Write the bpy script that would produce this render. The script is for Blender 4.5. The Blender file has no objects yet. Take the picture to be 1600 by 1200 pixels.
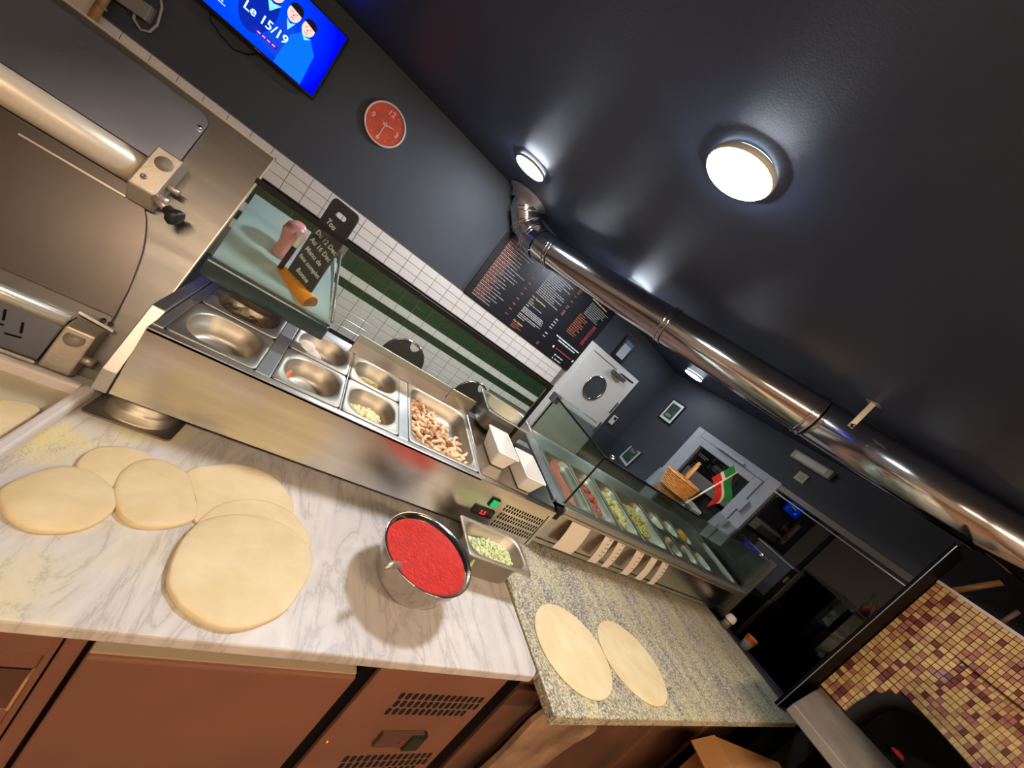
import bpy, bmesh, math, random
from mathutils import Matrix, Vector, noise
C = bpy.context.scene.collection
S = bpy.context.scene
R = math.radians
random.seed(7)

# ------------------------------------------------------------------ camera
cd = bpy.data.cameras.new('camera'); cam = bpy.data.objects.new('camera', cd); C.objects.link(cam)
cd.sensor_fit = 'HORIZONTAL'; cd.sensor_width = 36.0; cd.lens = 577.383 / 1600 * 36.0
cd.clip_start = 0.02; cd.clip_end = 60
right = Vector((0.71882, -0.32121, 0.61654)); down = Vector((0.47474, -0.42108, -0.77286)); fwd = Vector((0.50786, 0.84825, -0.15019))
mw = Matrix.Identity(4)
for i in range(3):
    mw[i][0] = right[i]; mw[i][1] = -down[i]; mw[i][2] = -fwd[i]
mw.translation = Vector((0, 0, 1.68)); cam.matrix_world = mw
S.camera = cam
# ------------------------------------------------------------------ world, exposure
w = bpy.data.worlds.new('world'); S.world = w; w.use_nodes = True
w.node_tree.nodes['Background'].inputs[0].default_value = (0.10, 0.13, 0.20, 1)
w.node_tree.nodes['Background'].inputs[1].default_value = 0.02
S.view_settings.view_transform = 'Standard'; S.view_settings.look = 'None'; S.view_settings.gamma = 1
S.view_settings.use_curve_mapping = False
S.view_settings.exposure = 0.55
COOL_STRENGTH = 122.0      # round ceiling lamps in view
WARM_STRENGTH = 60.0      # tube lamps of the kitchen, behind the camera

# ------------------------------------------------------------------ helpers
def lin(c):
    def f(v):
        v /= 255.0
        return v / 12.92 if v <= 0.04045 else ((v + 0.055) / 1.055) ** 2.4
    return tuple(f(v) for v in c) + (1.0,)
MATS = {}
def mat(name, rgb, rough=0.5, metal=0.0, var=0.0, scale=8.0, bump=0.0, bscale=60.0, stretch=None, spec=0.5, rvar=0.0, emit=0, alpha=1, trans=0, coat=0, rgb2=None, det=4.0):
    if name in MATS: return MATS[name]
    m = bpy.data.materials.new(name); m.use_nodes = True; MATS[name] = m
    nt = m.node_tree; b = nt.nodes['Principled BSDF']; N = nt.nodes.new; Lk = nt.links.new
    b.inputs['Base Color'].default_value = lin(rgb); b.inputs['Roughness'].default_value = rough
    b.inputs['Metallic'].default_value = metal; b.inputs['Specular IOR Level'].default_value = spec
    b.inputs['Coat Weight'].default_value = coat
    if trans: b.inputs['Transmission Weight'].default_value = trans
    if emit:
        b.inputs['Emission Color'].default_value = lin(rgb); b.inputs['Emission Strength'].default_value = emit
    tc = N('ShaderNodeTexCoord'); mp = N('ShaderNodeMapping'); Lk(tc.outputs['Object'], mp.inputs[0])
    if stretch: mp.inputs['Scale'].default_value = stretch
    if var or rgb2:
        n = N('ShaderNodeTexNoise'); n.inputs['Scale'].default_value = scale; n.inputs['Detail'].default_value = det
        Lk(mp.outputs[0], n.inputs[0])
        r = N('ShaderNodeValToRGB'); Lk(n.outputs[0], r.inputs[0])
        a = lin(rgb2) if rgb2 else tuple(max(0, v * (1 - var)) for v in lin(rgb)[:3]) + (1,)
        c = lin(rgb) if rgb2 else tuple(min(1, v * (1 + var)) for v in lin(rgb)[:3]) + (1,)
        r.color_ramp.elements[0].position = 0.35; r.color_ramp.elements[1].position = 0.65
        r.color_ramp.elements[0].color = a; r.color_ramp.elements[1].color = c
        Lk(r.outputs[0], b.inputs['Base Color'])
    if rvar:
        n = N('ShaderNodeTexNoise'); n.inputs['Scale'].default_value = scale * 1.7; Lk(mp.outputs[0], n.inputs[0])
        q = N('ShaderNodeMapRange'); q.inputs[3].default_value = max(0.02, rough - rvar); q.inputs[4].default_value = rough + rvar
        Lk(n.outputs[0], q.inputs[0]); Lk(q.outputs[0], b.inputs['Roughness'])
    if bump:
        n = N('ShaderNodeTexNoise'); n.inputs['Scale'].default_value = bscale; n.inputs['Detail'].default_value = 5; Lk(mp.outputs[0], n.inputs[0])
        k = N('ShaderNodeBump'); k.inputs['Strength'].default_value = bump; k.inputs['Distance'].default_value = 0.01
        Lk(n.outputs[0], k.inputs['Height']); Lk(k.outputs[0], b.inputs['Normal'])
    return m

def glass_mat(name, tint, rough=0.0, mixfac=0.12):
    # thin flat glass: clear transmission with a mirror-like coat that grows at grazing angles
    if name in MATS: return MATS[name]
    m = bpy.data.materials.new(name); m.use_nodes = True; MATS[name] = m
    nt = m.node_tree; nt.nodes.clear(); N = nt.nodes.new; Lk = nt.links.new
    out = N('ShaderNodeOutputMaterial'); tr = N('ShaderNodeBsdfTransparent'); tr.inputs[0].default_value = lin(tint)
    gl = N('ShaderNodeBsdfGlossy'); gl.inputs['Roughness'].default_value = rough
    lw = N('ShaderNodeLayerWeight'); lw.inputs[0].default_value = .5
    pw = N('ShaderNodeMath'); pw.operation = 'POWER'; pw.inputs[1].default_value = 4.0; Lk(lw.outputs['Facing'], pw.inputs[0])
    ad = N('ShaderNodeMath'); ad.operation = 'MULTIPLY_ADD'; ad.inputs[1].default_value = .75; ad.inputs[2].default_value = .03 + mixfac; ad.use_clamp = True
    Lk(pw.outputs[0], ad.inputs[0])
    mx = N('ShaderNodeMixShader'); Lk(ad.outputs[0], mx.inputs[0]); Lk(tr.outputs[0], mx.inputs[1]); Lk(gl.outputs[0], mx.inputs[2])
    Lk(mx.outputs[0], out.inputs[0])
    return m

class MB:
    def __init__(s): s.v = []; s.f = []; s.sm = []
    def add(s, vs, fs, smooth=False, xf=None):
        o = len(s.v)
        s.v += [Vector(xf(*p)) if xf else Vector(p) for p in vs]
        s.f += [[i + o for i in f] for f in fs]; s.sm += [smooth] * len(fs); return s
    def box(s, x0, x1, y0, y1, z0, z1, xf=None):
        vs = [(x, y, z) for x in (x0, x1) for y in (y0, y1) for z in (z0, z1)]
        return s.add(vs, [(0, 1, 3, 2), (4, 6, 7, 5), (0, 4, 5, 1), (2, 3, 7, 6), (0, 2, 6, 4), (1, 5, 7, 3)], False, xf)
    def prism(s, poly, d, xf=None, smooth=False):
        n = len(poly); d = Vector(d)
        vs = [Vector(p) for p in poly] + [Vector(p) + d for p in poly]
        return s.add(vs, [list(range(n))[::-1], list(range(n, 2 * n))] + [(i, (i + 1) % n, (i + 1) % n + n, i + n) for i in range(n)], smooth, xf)
    def loops(s, L, cap0=False, cap1=False, smooth=True, xf=None, closed=True):
        n = len(L[0]); vs = [p for l in L for p in l]; fs = []
        for k in range(len(L) - 1):
            for i in range(n if closed else n - 1):
                j = (i + 1) % n
                fs.append((k * n + i, k * n + j, (k + 1) * n + j, (k + 1) * n + i))
        if cap0: fs.append(list(range(n))[::-1])
        if cap1: fs.append([(len(L) - 1) * n + i for i in range(n)])
        return s.add(vs, fs, smooth, xf)
    def tube(s, path, r, n=10, caps=True, smooth=True):
        P = [Vector(p) for p in path]; rr = r if isinstance(r, (list, tuple)) else [r] * len(P); L = []
        u = None
        for i, p in enumerate(P):
            t = (P[min(i + 1, len(P) - 1)] - P[max(i - 1, 0)]).normalized()
            if u is None:
                u = t.orthogonal().normalized()
            u = (u - t * u.dot(t)).normalized(); v = t.cross(u)
            k = 1.0
            if 0 < i < len(P) - 1:
                a = (P[i] - P[i - 1]).normalized(); c = a.dot(t); k = 1.0 / max(c, 0.5)
            L.append([p + (u * math.cos(2 * math.pi * j / n) + v * math.sin(2 * math.pi * j / n)) * rr[i] for j in range(n)])
        return s.loops(L, caps, caps, smooth)
    def lathe(s, prof, c, n=40, axis=None, cap0=False, cap1=False, smooth=True):
        c = Vector(c); ax = Vector(axis).normalized() if axis else Vector((0, 0, 1))
        u = ax.orthogonal().normalized() if axis else Vector((1, 0, 0)); v = ax.cross(u)
        L = [[c + ax * z + (u * math.cos(2 * math.pi * j / n) + v * math.sin(2 * math.pi * j / n)) * r for j in range(n)] for r, z in prof]
        return s.loops(L, cap0, cap1, smooth)
    def mesh(s, name):
        m = bpy.data.meshes.new(name); m.from_pydata([tuple(v) for v in s.v], [], s.f)
        m.polygons.foreach_set('use_smooth', s.sm); m.update()
        bm = bmesh.new(); bm.from_mesh(m); bmesh.ops.recalc_face_normals(bm, faces=bm.faces); bm.to_mesh(m); bm.free()
        return m

def link(name, mesh, m, parent=None, bev=0, seg=2):
    o = bpy.data.objects.new(name, mesh); C.objects.link(o)
    if m and not mesh.materials: mesh.materials.append(m)
    if parent:
        o.parent = parent
        if parent.type == 'EMPTY': o.matrix_parent_inverse = parent.matrix_basis.inverted()
    if bev:
        b = o.modifiers.new('bevel', 'BEVEL'); b.width = bev; b.segments = seg; b.limit_method = 'ANGLE'; b.angle_limit = R(40); b.harden_normals = False
    return o
def part(name, mb, m, parent, bev=0, label=None, stuff=False, seg=2):
    o = link(name, mb.mesh(name), m, parent, bev, seg)
    if label: o['label'] = label
    if stuff: o['kind'] = 'stuff'
    return o
def tag(o, label, cat, group=None):
    o['label'] = label; o['category'] = cat
    if group: o['group'] = group
    return o
def thing(name, loc, label, cat, group=None):
    o = bpy.data.objects.new(name, None); C.objects.link(o); o.location = loc; o.empty_display_size = 0.05
    o.matrix_basis = Matrix.Translation(loc)
    return tag(o, label, cat, group)
def solo(name, mb, m, label, cat, group=None, bev=0, stuff=False, seg=2):
    o = link(name, mb.mesh(name), m, None, bev, seg); tag(o, label, cat, group)
    if stuff: o['kind'] = 'stuff'
    return o
def struct(name, mb, m, bev=0):
    o = link(name, mb.mesh(name), m, None, bev); o['kind'] = 'structure'; return o
def text_mb(s, size, origin, xdir, ydir, align='LEFT', shear=0.0, wgt=0.012):
    cu = bpy.data.curves.new('t', 'FONT'); cu.body = s; cu.size = size; cu.align_x = align; cu.shear = shear; cu.resolution_u = 2
    cu.offset = size * wgt
    ob = bpy.data.objects.new('t', cu); C.objects.link(ob)
    dg = bpy.context.evaluated_depsgraph_get(); me = bpy.data.meshes.new_from_object(ob.evaluated_get(dg))
    o = Vector(origin); x = Vector(xdir).normalized(); y = Vector(ydir).normalized()
    mb = MB(); mb.add([o + x * v.co.x + y * v.co.y for v in me.vertices], [list(p.vertices) for p in me.polygons])
    bpy.data.objects.remove(ob); bpy.data.curves.remove(cu); bpy.data.meshes.remove(me)
    return mb
def rrect(hw, hd, r, z, n=6):
    r = min(r, hw * .98, hd * .98); P = []
    for cx, cy, a in ((hw - r, hd - r, 0), (-hw + r, hd - r, 90), (-hw + r, -hd + r, 180), (hw - r, -hd + r, 270)):
        for i in range(n + 1):
            t = R(a + 90 * i / n); P.append((cx + r * math.cos(t), cy + r * math.sin(t), z))
    return P
def smooth_poly(P, n):
    out = []; m = len(P)
    for i in range(m):
        p0, p1, p2, p3 = (Vector(P[(i + k) % m]) for k in (-1, 0, 1, 2))
        for j in range(n):
            t = j / n
            out.append(0.5 * ((2 * p1) + (p2 - p0) * t + (2 * p0 - 5 * p1 + 4 * p2 - p3) * t * t + (3 * p1 - p0 - 3 * p2 + p3) * t ** 3))
    return out
def copy_tree(o, parent=None):
    c = o.copy(); C.objects.link(c)
    if parent: c.parent = parent
    for ch in list(o.children): copy_tree(ch, c)
    return c

# ------------------------------------------------------------------ materials
STEEL = mat('brushed_steel', (206, 198, 186), .22, 1.0, var=.06, scale=3, bump=.05, bscale=90, stretch=(1.2, 14, 14), rvar=.06)
STEELV = mat('satin_steel', (196, 192, 186), .40, 1.0, var=.08, scale=5, rvar=.08)
PANST = mat('pan_steel', (184, 174, 158), .48, 1.0, var=.06, scale=9, rvar=.06)
CHROME = mat('duct_steel', (214, 212, 210), .13, 1.0, var=.04, scale=3, rvar=.04, bump=.02, bscale=6)
CASTAL = mat('cast_aluminium', (196, 186, 172), .42, .75, var=.06, scale=14, bump=.08, bscale=160)
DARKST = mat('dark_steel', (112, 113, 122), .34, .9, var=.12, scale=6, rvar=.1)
ALU = mat('aluminium_rail', (205, 196, 178), .38, .8)
BLACK = mat('black_plastic', (13, 13, 15), .45, spec=.3)
BLACKS = mat('black_panel', (7, 7, 8), .6, spec=.08)
DARKHOLE = mat('dark_void', (7, 7, 7), .9)
WHITEP = mat('white_plastic', (232, 226, 218), .42)
WHITED = mat('white_lacquer', (222, 220, 214), .45, var=.03, scale=3)
GREYP = mat('light_grey_plastic', (196, 196, 192), .5)
WALLG = mat('grey_wall_paint', (62, 65, 72), .62, var=.05, scale=2.2, bump=.06, bscale=220)
CEILM = mat('dark_ceiling_paint', (58, 66, 86), .42, var=.05, scale=1.5, bump=.10, bscale=180)
GROUT = mat('grout_grey', (118, 110, 100), .85)
TILEW = mat('white_glazed_tile', (226, 217, 206), .14, var=.03, scale=4, coat=.3)
TILEG = mat('green_glazed_tile', (30, 62, 36), .12, var=.25, scale=9, coat=.3)
TRIMK = mat('black_trim_tile', (9, 9, 10), .35, spec=.2)
TERRA = mat('terracotta_floor', (150, 108, 86), .5, var=.2, scale=3)
WARMW = mat('warm_plaster', (222, 208, 188), .8)
DOUGH = mat('raw_dough', (226, 206, 166), .72, var=.06, scale=14, bump=.12, bscale=80, rgb2=(217, 194, 148))
DOUGHD = mat('tray_dough', (222, 186, 118), .7, var=.06, scale=12, bump=.1, bscale=60)
REFLST = mat('steel_brown_reflection', (140, 96, 76), .42, .25, var=.08, scale=4, rvar=.06, bump=.03, bscale=160)  # steel fronts; brown reflection of the floor put into the base colour
SLATE = mat('slate_black', (50, 55, 62), .5, var=.2, scale=20, bump=.05, bscale=90)
CHALK = mat('white_chalk', (232, 232, 228), .9)
ORANGE = mat('orange_wood', (236, 142, 20), .45, var=.1, scale=10)
CUTW = mat('cut_wood', (150, 92, 44), .7, var=.25, scale=40)
PINK = mat('pink_ceramic', (226, 150, 152), .3, var=.05)
RED = mat('tomato_sauce', (188, 32, 14), .5, var=.16, scale=60, bump=.5, bscale=110, spec=.25)
WICKER = mat('wicker', (196, 138, 72), .55, var=.25, scale=60)
CARD = mat('cardboard', (168, 118, 70), .75, var=.08, scale=5)
PAPER = mat('receipt_paper', (228, 212, 196), .7)
DUSTY = glass_mat('dusty_glass', (238, 243, 236), .14, .07)
CLEAR = glass_mat('clear_glass', (244, 250, 247), 0.0, 0.0)
GEDGE = mat('glass_edge', (16, 26, 24), .15)
GGREEN = mat('green_glass_edge', (44, 64, 66), .12)
FROST = mat('hazy_glass', (176, 190, 186), .22, var=.08, scale=3, coat=.4)
SHOPGL = glass_mat('shopfront_glass', (140, 145, 155), 0.0, 0.10)

def marble_mat():
    m = bpy.data.materials.new('white_marble'); m.use_nodes = True; nt = m.node_tree; b = nt.nodes['Principled BSDF']; N = nt.nodes.new; Lk = nt.links.new
    tc = N('ShaderNodeTexCoord'); mp = N('ShaderNodeMapping'); Lk(tc.outputs['Object'], mp.inputs[0])
    mp.inputs['Rotation'].default_value = (0, 0, R(38)); mp.inputs['Scale'].default_value = (5.5, 1.5, 1)
    n = N('ShaderNodeTexNoise'); n.inputs['Scale'].default_value = 2.2; n.inputs['Detail'].default_value = 9; n.inputs['Roughness'].default_value = .62; n.inputs['Distortion'].default_value = .8
    Lk(mp.outputs[0], n.inputs[0])
    su = N('ShaderNodeMath'); su.operation = 'SUBTRACT'; su.inputs[1].default_value = .5; Lk(n.outputs[0], su.inputs[0])
    ab = N('ShaderNodeMath'); ab.operation = 'ABSOLUTE'; Lk(su.outputs[0], ab.inputs[0])
    r = N('ShaderNodeValToRGB'); Lk(ab.outputs[0], r.inputs[0])
    e = r.color_ramp.elements; e[0].position = 0.0; e[0].color = lin((184, 176, 170)); e[1].position = .03; e[1].color = lin((206, 198, 192))
    e2 = r.color_ramp.elements.new(.2); e2.color = lin((222, 214, 206))
    # soft grey clouds
    c2 = N('ShaderNodeTexNoise'); c2.inputs['Scale'].default_value = 5; c2.inputs['Detail'].default_value = 6; Lk(tc.outputs['Object'], c2.inputs[0])
    mr = N('ShaderNodeMapRange'); mr.inputs[1].default_value = .35; mr.inputs[2].default_value = .7; Lk(c2.outputs[0], mr.inputs[0])
    mx = N('ShaderNodeMix'); mx.data_type = 'RGBA'; mx.blend_type = 'MULTIPLY'; mx.inputs[7].default_value = (.86, .85, .86, 1)
    Lk(mr.outputs[0], mx.inputs[0]); Lk(r.outputs[0], mx.inputs[6])
    # scattered semolina, thick at the left end
    sp = N('ShaderNodeSeparateXYZ'); Lk(tc.outputs['Object'], sp.inputs[0])
    fx = N('ShaderNodeMapRange'); fx.inputs[1].default_value = .10; fx.inputs[2].default_value = -.22; Lk(sp.outputs[0], fx.inputs[0])
    gn = N('ShaderNodeTexNoise'); gn.inputs['Scale'].default_value = 260; gn.inputs['Detail'].default_value = 3; Lk(tc.outputs['Object'], gn.inputs[0])
    pn = N('ShaderNodeTexNoise'); pn.inputs['Scale'].default_value = 9; pn.inputs['Detail'].default_value = 5; Lk(tc.outputs['Object'], pn.inputs[0])
    ml = N('ShaderNodeMath'); ml.operation = 'MULTIPLY'; Lk(gn.outputs[0], ml.inputs[0]); Lk(pn.outputs[0], ml.inputs[1])
    mq = N('ShaderNodeMapRange'); mq.inputs[1].default_value = .22; mq.inputs[2].default_value = .34; Lk(ml.outputs[0], mq.inputs[0])
    m3 = N('ShaderNodeMath'); m3.operation = 'MULTIPLY'; Lk(mq.outputs[0], m3.inputs[0]); Lk(fx.outputs[0], m3.inputs[1])
    m4 = N('ShaderNodeMix'); m4.data_type = 'RGBA'; m4.inputs[7].default_value = lin((224, 208, 140)); Lk(m3.outputs[0], m4.inputs[0]); Lk(mx.outputs[2], m4.inputs[6])
    Lk(m4.outputs[2], b.inputs['Base Color']); b.inputs['Roughness'].default_value = .34
    return m
def granite_mat():
    m = bpy.data.materials.new('speckled_granite'); m.use_nodes = True; nt = m.node_tree; b = nt.nodes['Principled BSDF']; N = nt.nodes.new; Lk = nt.links.new
    tc = N('ShaderNodeTexCoord')
    n = N('ShaderNodeTexNoise'); n.inputs['Scale'].default_value = 150; n.inputs['Detail'].default_value = 3; n.inputs['Roughness'].default_value = .7; Lk(tc.outputs['Object'], n.inputs[0])
    r = N('ShaderNodeValToRGB'); Lk(n.outputs[0], r.inputs[0]); e = r.color_ramp.elements
    e[0].position = .40; e[0].color = lin((40, 37, 40)); e[1].position = .60; e[1].color = lin((214, 206, 196)); k = e.new(.5); k.color = lin((138, 132, 130))
    mp = N('ShaderNodeMapping'); Lk(tc.outputs['Object'], mp.inputs[0]); mp.inputs['Scale'].default_value = (7, 1.6, 1); mp.inputs['Rotation'].default_value = (0, 0, R(-20))
    p = N('ShaderNodeTexNoise'); p.inputs['Scale'].default_value = 2.4; p.inputs['Detail'].default_value = 7; p.inputs['Roughness'].default_value = .6; Lk(mp.outputs[0], p.inputs[0])
    q = N('ShaderNodeMapRange'); q.inputs[1].default_value = .32; q.inputs[2].default_value = .66; Lk(p.outputs[0], q.inputs[0])
    g = N('ShaderNodeTexNoise'); g.inputs['Scale'].default_value = 240; g.inputs['Detail'].default_value = 2; Lk(tc.outputs['Object'], g.inputs[0])
    gq = N('ShaderNodeMapRange'); gq.inputs[1].default_value = .3; gq.inputs[2].default_value = .6; Lk(g.outputs[0], gq.inputs[0])
    mm = N('ShaderNodeMath'); mm.operation = 'MULTIPLY'; Lk(q.outputs[0], mm.inputs[0]); Lk(gq.outputs[0], mm.inputs[1])
    m2 = N('ShaderNodeMath'); m2.operation = 'MULTIPLY'; m2.inputs[1].default_value = .92; Lk(mm.outputs[0], m2.inputs[0])
    mx = N('ShaderNodeMix'); mx.data_type = 'RGBA'; mx.inputs[7].default_value = lin((214, 202, 146)); Lk(m2.outputs[0], mx.inputs[0]); Lk(r.outputs[0], mx.inputs[6])
    Lk(mx.outputs[2], b.inputs['Base Color']); b.inputs['Roughness'].default_value = .5
    return m
MARBLE = marble_mat(); GRANITE = granite_mat()
LAMPON = mat('lamp_diffuser_cool', (232, 242, 255), .5, emit=COOL_STRENGTH)
LAMPDIM = mat('lamp_diffuser_dim', (232, 242, 255), .5, emit=30.0)
LAMPGLOW = mat('lamp_back_glow', (214, 234, 255), .5, emit=6.0)
LAMPWARM = mat('lamp_diffuser_warm', (255, 228, 194), .5, emit=WARM_STRENGTH)

# ------------------------------------------------------------------ room
XR = 4.05; YB = 3.57
def ceil_z(x): return 2.565 if x <= .8 else 2.565 - (x - .8) * .0475
mb = MB(); mb.box(-2.6, 4.3, -2.7, 3.8, -.1, 0); struct('floor', mb, TERRA)
mb = MB(); mb.prism([(-2.6, -2.7, 2.565), (.8, -2.7, 2.565), (4.3, -2.7, ceil_z(4.3)), (4.3, -2.7, 2.75), (-2.6, -2.7, 2.75)], (0, 6.5, 0)); struct('ceiling', mb, CEILM)
mb = MB(); mb.box(-2.6, 4.3, YB, YB + .2, 0, 2.6); wall_back = struct('wall_back', mb, WALLG)
mb = MB(); mb.box(-2.7, -2.6, -2.7, 3.77, 0, 2.7); struct('wall_left', mb, WARMW)
mb = MB(); mb.box(-2.7, 4.3, -2.8, -2.7, 0, 2.7); struct('wall_front', mb, WARMW)
# right wall with the opening of the glazed door and the shopfront
mb = MB()
mb.box(XR, XR + .2, 2.76, YB, 0, 2.6); mb.box(XR, XR + .2, 1.73, 2.76, 2.0, 2.6); mb.box(XR, XR + .2, .70, 1.73, 1.99, 2.6)
struct('wall_right', mb, WALLG)
mb = MB(); mb.box(XR, XR + .2, -2.7, .70, 0, 2.6); struct('wall_right_rear', mb, mat('black_wall', (22, 22, 25), .6, var=.1, scale=4))  # stretch of wall behind the oven, coloured near black

# white and green wall tiles on the back wall
T0 = .626; TP = .1467; ZT = 1.542; RP = .0752
def tile_mesh(nm, m):
    mb = MB(); a = TP / 2 - .0019; c = RP / 2 - .0019; g = .0022
    o = [(-a, 0, -c), (a, 0, -c), (a, 0, c), (-a, 0, c)]; i = [(-a + g, -.007, -c + g), (a - g, -.007, -c + g), (a - g, -.007, c - g), (-a + g, -.007, c - g)]
    md = [(x, -.005, z) for x, y, z in o]
    mb.loops([o, md, i], False, True, False); me = mb.mesh(nm); me.materials.append(m); return me
twm = tile_mesh('tile', TILEW); tgm = tile_mesh('tile', TILEG)
mb = MB(); mb.box(-1.78, 2.655, YB - .006, YB, .60, ZT); part('tile_bed', mb, GROUT, wall_back)
rest = MB(); restn = 0
def place_tile(i, r):
    x = T0 + TP * (i + .5); z = ZT - .005 - RP * (r + .5)
    if r in (4, 5, 7): me = tgm
    elif r == 3: return
    else: me = twm
    o = bpy.data.objects.new('tile', me); C.objects.link(o); o.parent = wall_back
    o.location = (x, YB - .006, z); o.rotation_euler = (R(random.uniform(-.25, .25)), 0, R(random.uniform(-.25, .25)))
ntile = 0
for r in range(13):
    for i in range(-17, 14):
        x = T0 + TP * (i + .5)
        if x < -.75 and r > 0: continue
        if r == 3: continue
        if r > 8 and (x < .05 or x > 1.95): continue
        if r > 10 and x > 1.6: continue
        if x + TP / 2 > 2.66: continue
        place_tile(i, r); ntile += 1
mb = MB(); zr = ZT - .005 - RP * 3.0
mb.box(-1.78, 2.655, YB - .016, YB - .006, zr - RP + .004, zr - .004); part('trim_strip', mb, TRIMK, wall_back)

# ------------------------------------------------------------------ ceiling lamps
def lamp(x, y, r, label, group, m=LAMPON, name='ceiling_light'):   # four round LED lamps
    z = ceil_z(x)
    t = thing(name, (x, y, z), label, 'lamp', group)
    mb = MB(); mb.lathe([(r * .9, 0), (r * .9, -.007), (r * 1.0, -.008), (r * 1.01, -.022), (r * 1.0, -.027), (r * .965, -.028)], (x, y, z - .001), 48, cap0=True); part('housing', mb, mat('lamp_rim', (206, 204, 190), .4), t)
    mb = MB(); mb.lathe([(r * .93, -.001), (r * .93, -.007)], (x, y, z - .001), 40); part('back_glow', mb, LAMPGLOW, t)
    mb = MB(); mb.lathe([(r * .965, -.026), (r * .93, -.033), (r * .6, -.037), (.001, -.038)], (x, y, z - .001), 48); part('diffuser', mb, m, t)
    return t
lamp(.874, 1.145, .125, 'largest round white lamp lit on the dark ceiling, nearest the camera', None)
lamp(.69, 2.80, .120, 'round white lamp lit on the ceiling above the bend of the steel duct', None)
lamp(2.03, 2.74, .120, 'round lit ceiling lamp almost hidden behind the steel duct', None)
lamp(3.62, 2.98, .110, 'small round lit lamp seen far off under the duct near the corner', None, LAMPDIM)
for i, (x, y) in enumerate(((-.5, -.9), (1.5, -.9))):
    z = ceil_z(x + .6) ; t = thing('tube_lamp', (x, y, z), 'warm tube lamp on the kitchen ceiling behind the viewer, ' + ('left one', 'right one')[i], 'lamp')
    mb = MB(); mb.box(x - .6, x + .6, y - .06, y + .06, z - .04, z - .001); part('housing', mb, WHITEP, t)
    mb = MB(); mb.box(x - .59, x + .59, y - .05, y + .05, z - .075, z - .04); part('diffuser', mb, LAMPWARM, t, bev=.012)

# ------------------------------------------------------------------ doors and shopfront in the setting
mb = MB(); mb.box(2.60, 3.575, YB - .045, YB - .001, 0.0, 2.0); d1 = struct('door_1', mb, WHITED, .004)
mb = MB(); mb.box(2.66, 3.50, YB - .052, YB - .045, .05, 1.955); part('door_leaf', mb, WHITED, d1, bev=.003)
mb = MB(); mb.lathe([(.165, 0), (.168, .012), (.145, .014), (.143, .004)], (3.065, YB - .052, 1.585), 48, axis=(0, -1, 0)); rim = part('porthole_rim', mb, CHROME, d1, label='round steel porthole rim')
mb = MB(); mb.lathe([(.145, .004), (.001, .004)], (3.065, YB - .052, 1.585), 48, axis=(0, -1, 0)); part('porthole_glass', mb, mat('porthole_grey', (72, 76, 76), .25), rim)
mb = MB(); mb.box(3.10, 3.33, YB - .115, YB - .052, 1.855, 1.91); dc = part('door_closer', mb, mat('closer_grey', (120, 112, 104), .4, .6), d1, bev=.006, label='grey steel door closer')
mb = MB(); mb.tube([(3.2, YB - .1, 1.915), (3.25, YB - .075, 1.925), (3.50, YB - .06, 1.935)], .008); part('closer_arm', mb, BLACK, dc)
mb = MB(); mb.box(2.70, 3.15, YB - .058, YB - .052, 1.925, 1.933); part('closer_rail', mb, mat('rail_grey', (110, 110, 108), .4), d1)
for z in (1.12, 1.45):
    mb = MB(); mb.box(3.53, 3.545, YB - .06, YB - .045, z, z + .17); part('hinge', mb, mat('hinge_grey', (96, 98, 104), .35, .7), d1)
# glazed door on the right wall: white frame, dark glass
LG = mat('grey_white_frame', (176, 182, 192), .45)
mb = MB()
mb.box(XR - .03, XR + .05, 2.665, 2.76, 0, 2.0); mb.box(XR - .03, XR + .05, 1.73, 1.85, 0, 2.0); mb.box(XR - .03, XR + .05, 1.85, 2.665, 1.915, 2.0)
d2 = struct('door_2', mb, LG, .004)
mb = MB()
mb.box(XR - .045, XR + .03, 2.585, 2.66, .02, 1.91); mb.box(XR - .045, XR + .03, 1.855, 1.94, .02, 1.91); mb.box(XR - .045, XR + .03, 1.94, 2.585, 1.83, 1.91); mb.box(XR - .045, XR + .03, 1.94, 2.585, .02, .25)
part('leaf_frame', mb, LG, d2, bev=.004)
mb = MB(); mb.box(XR, XR + .008, 1.94, 2.585, .25, 1.83); part('leaf_glass', mb, SHOPGL, d2)
mb = MB(); mb.box(XR - .075, XR - .045, 2.08, 2.42, 1.925, 1.95); part('closer_arm', mb, GREYP, d2, bev=.003)
mb = MB(); mb.box(XR - .085, XR - .045, 1.80, 1.845, 1.55, 1.68); part('lock_case', mb, LG, d2, bev=.004)
# shopfront glazing
mb = MB(); mb.box(XR + .02, XR + .03, .72, 1.73, .05, 1.93); wn = struct('window_1', mb, SHOPGL)
mb = MB(); mb.box(XR - .03, XR + .06, .70, 1.73, 1.93, 1.99); part('lintel_bar', mb, mat('lintel_grey', (118, 112, 106), .4, .4), wn, bev=.006)
mb = MB(); mb.box(XR - .035, XR - .02, .70, 1.73, 1.895, 1.905); part('glazing_bead', mb, mat('bead_steel', (170, 168, 165), .3, .8), wn)
for y in (.70, 1.20):
    mb = MB(); mb.box(XR + .005, XR + .05, y, y + .03, 0, 1.93); part('mullion', mb, BLACKS, wn)
mb = MB(); mb.box(XR + .9, XR + .95, -.5, 5, 0, 2.6); struct('wall_street', mb, mat('street_dark', (14, 14, 20), .8))

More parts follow.
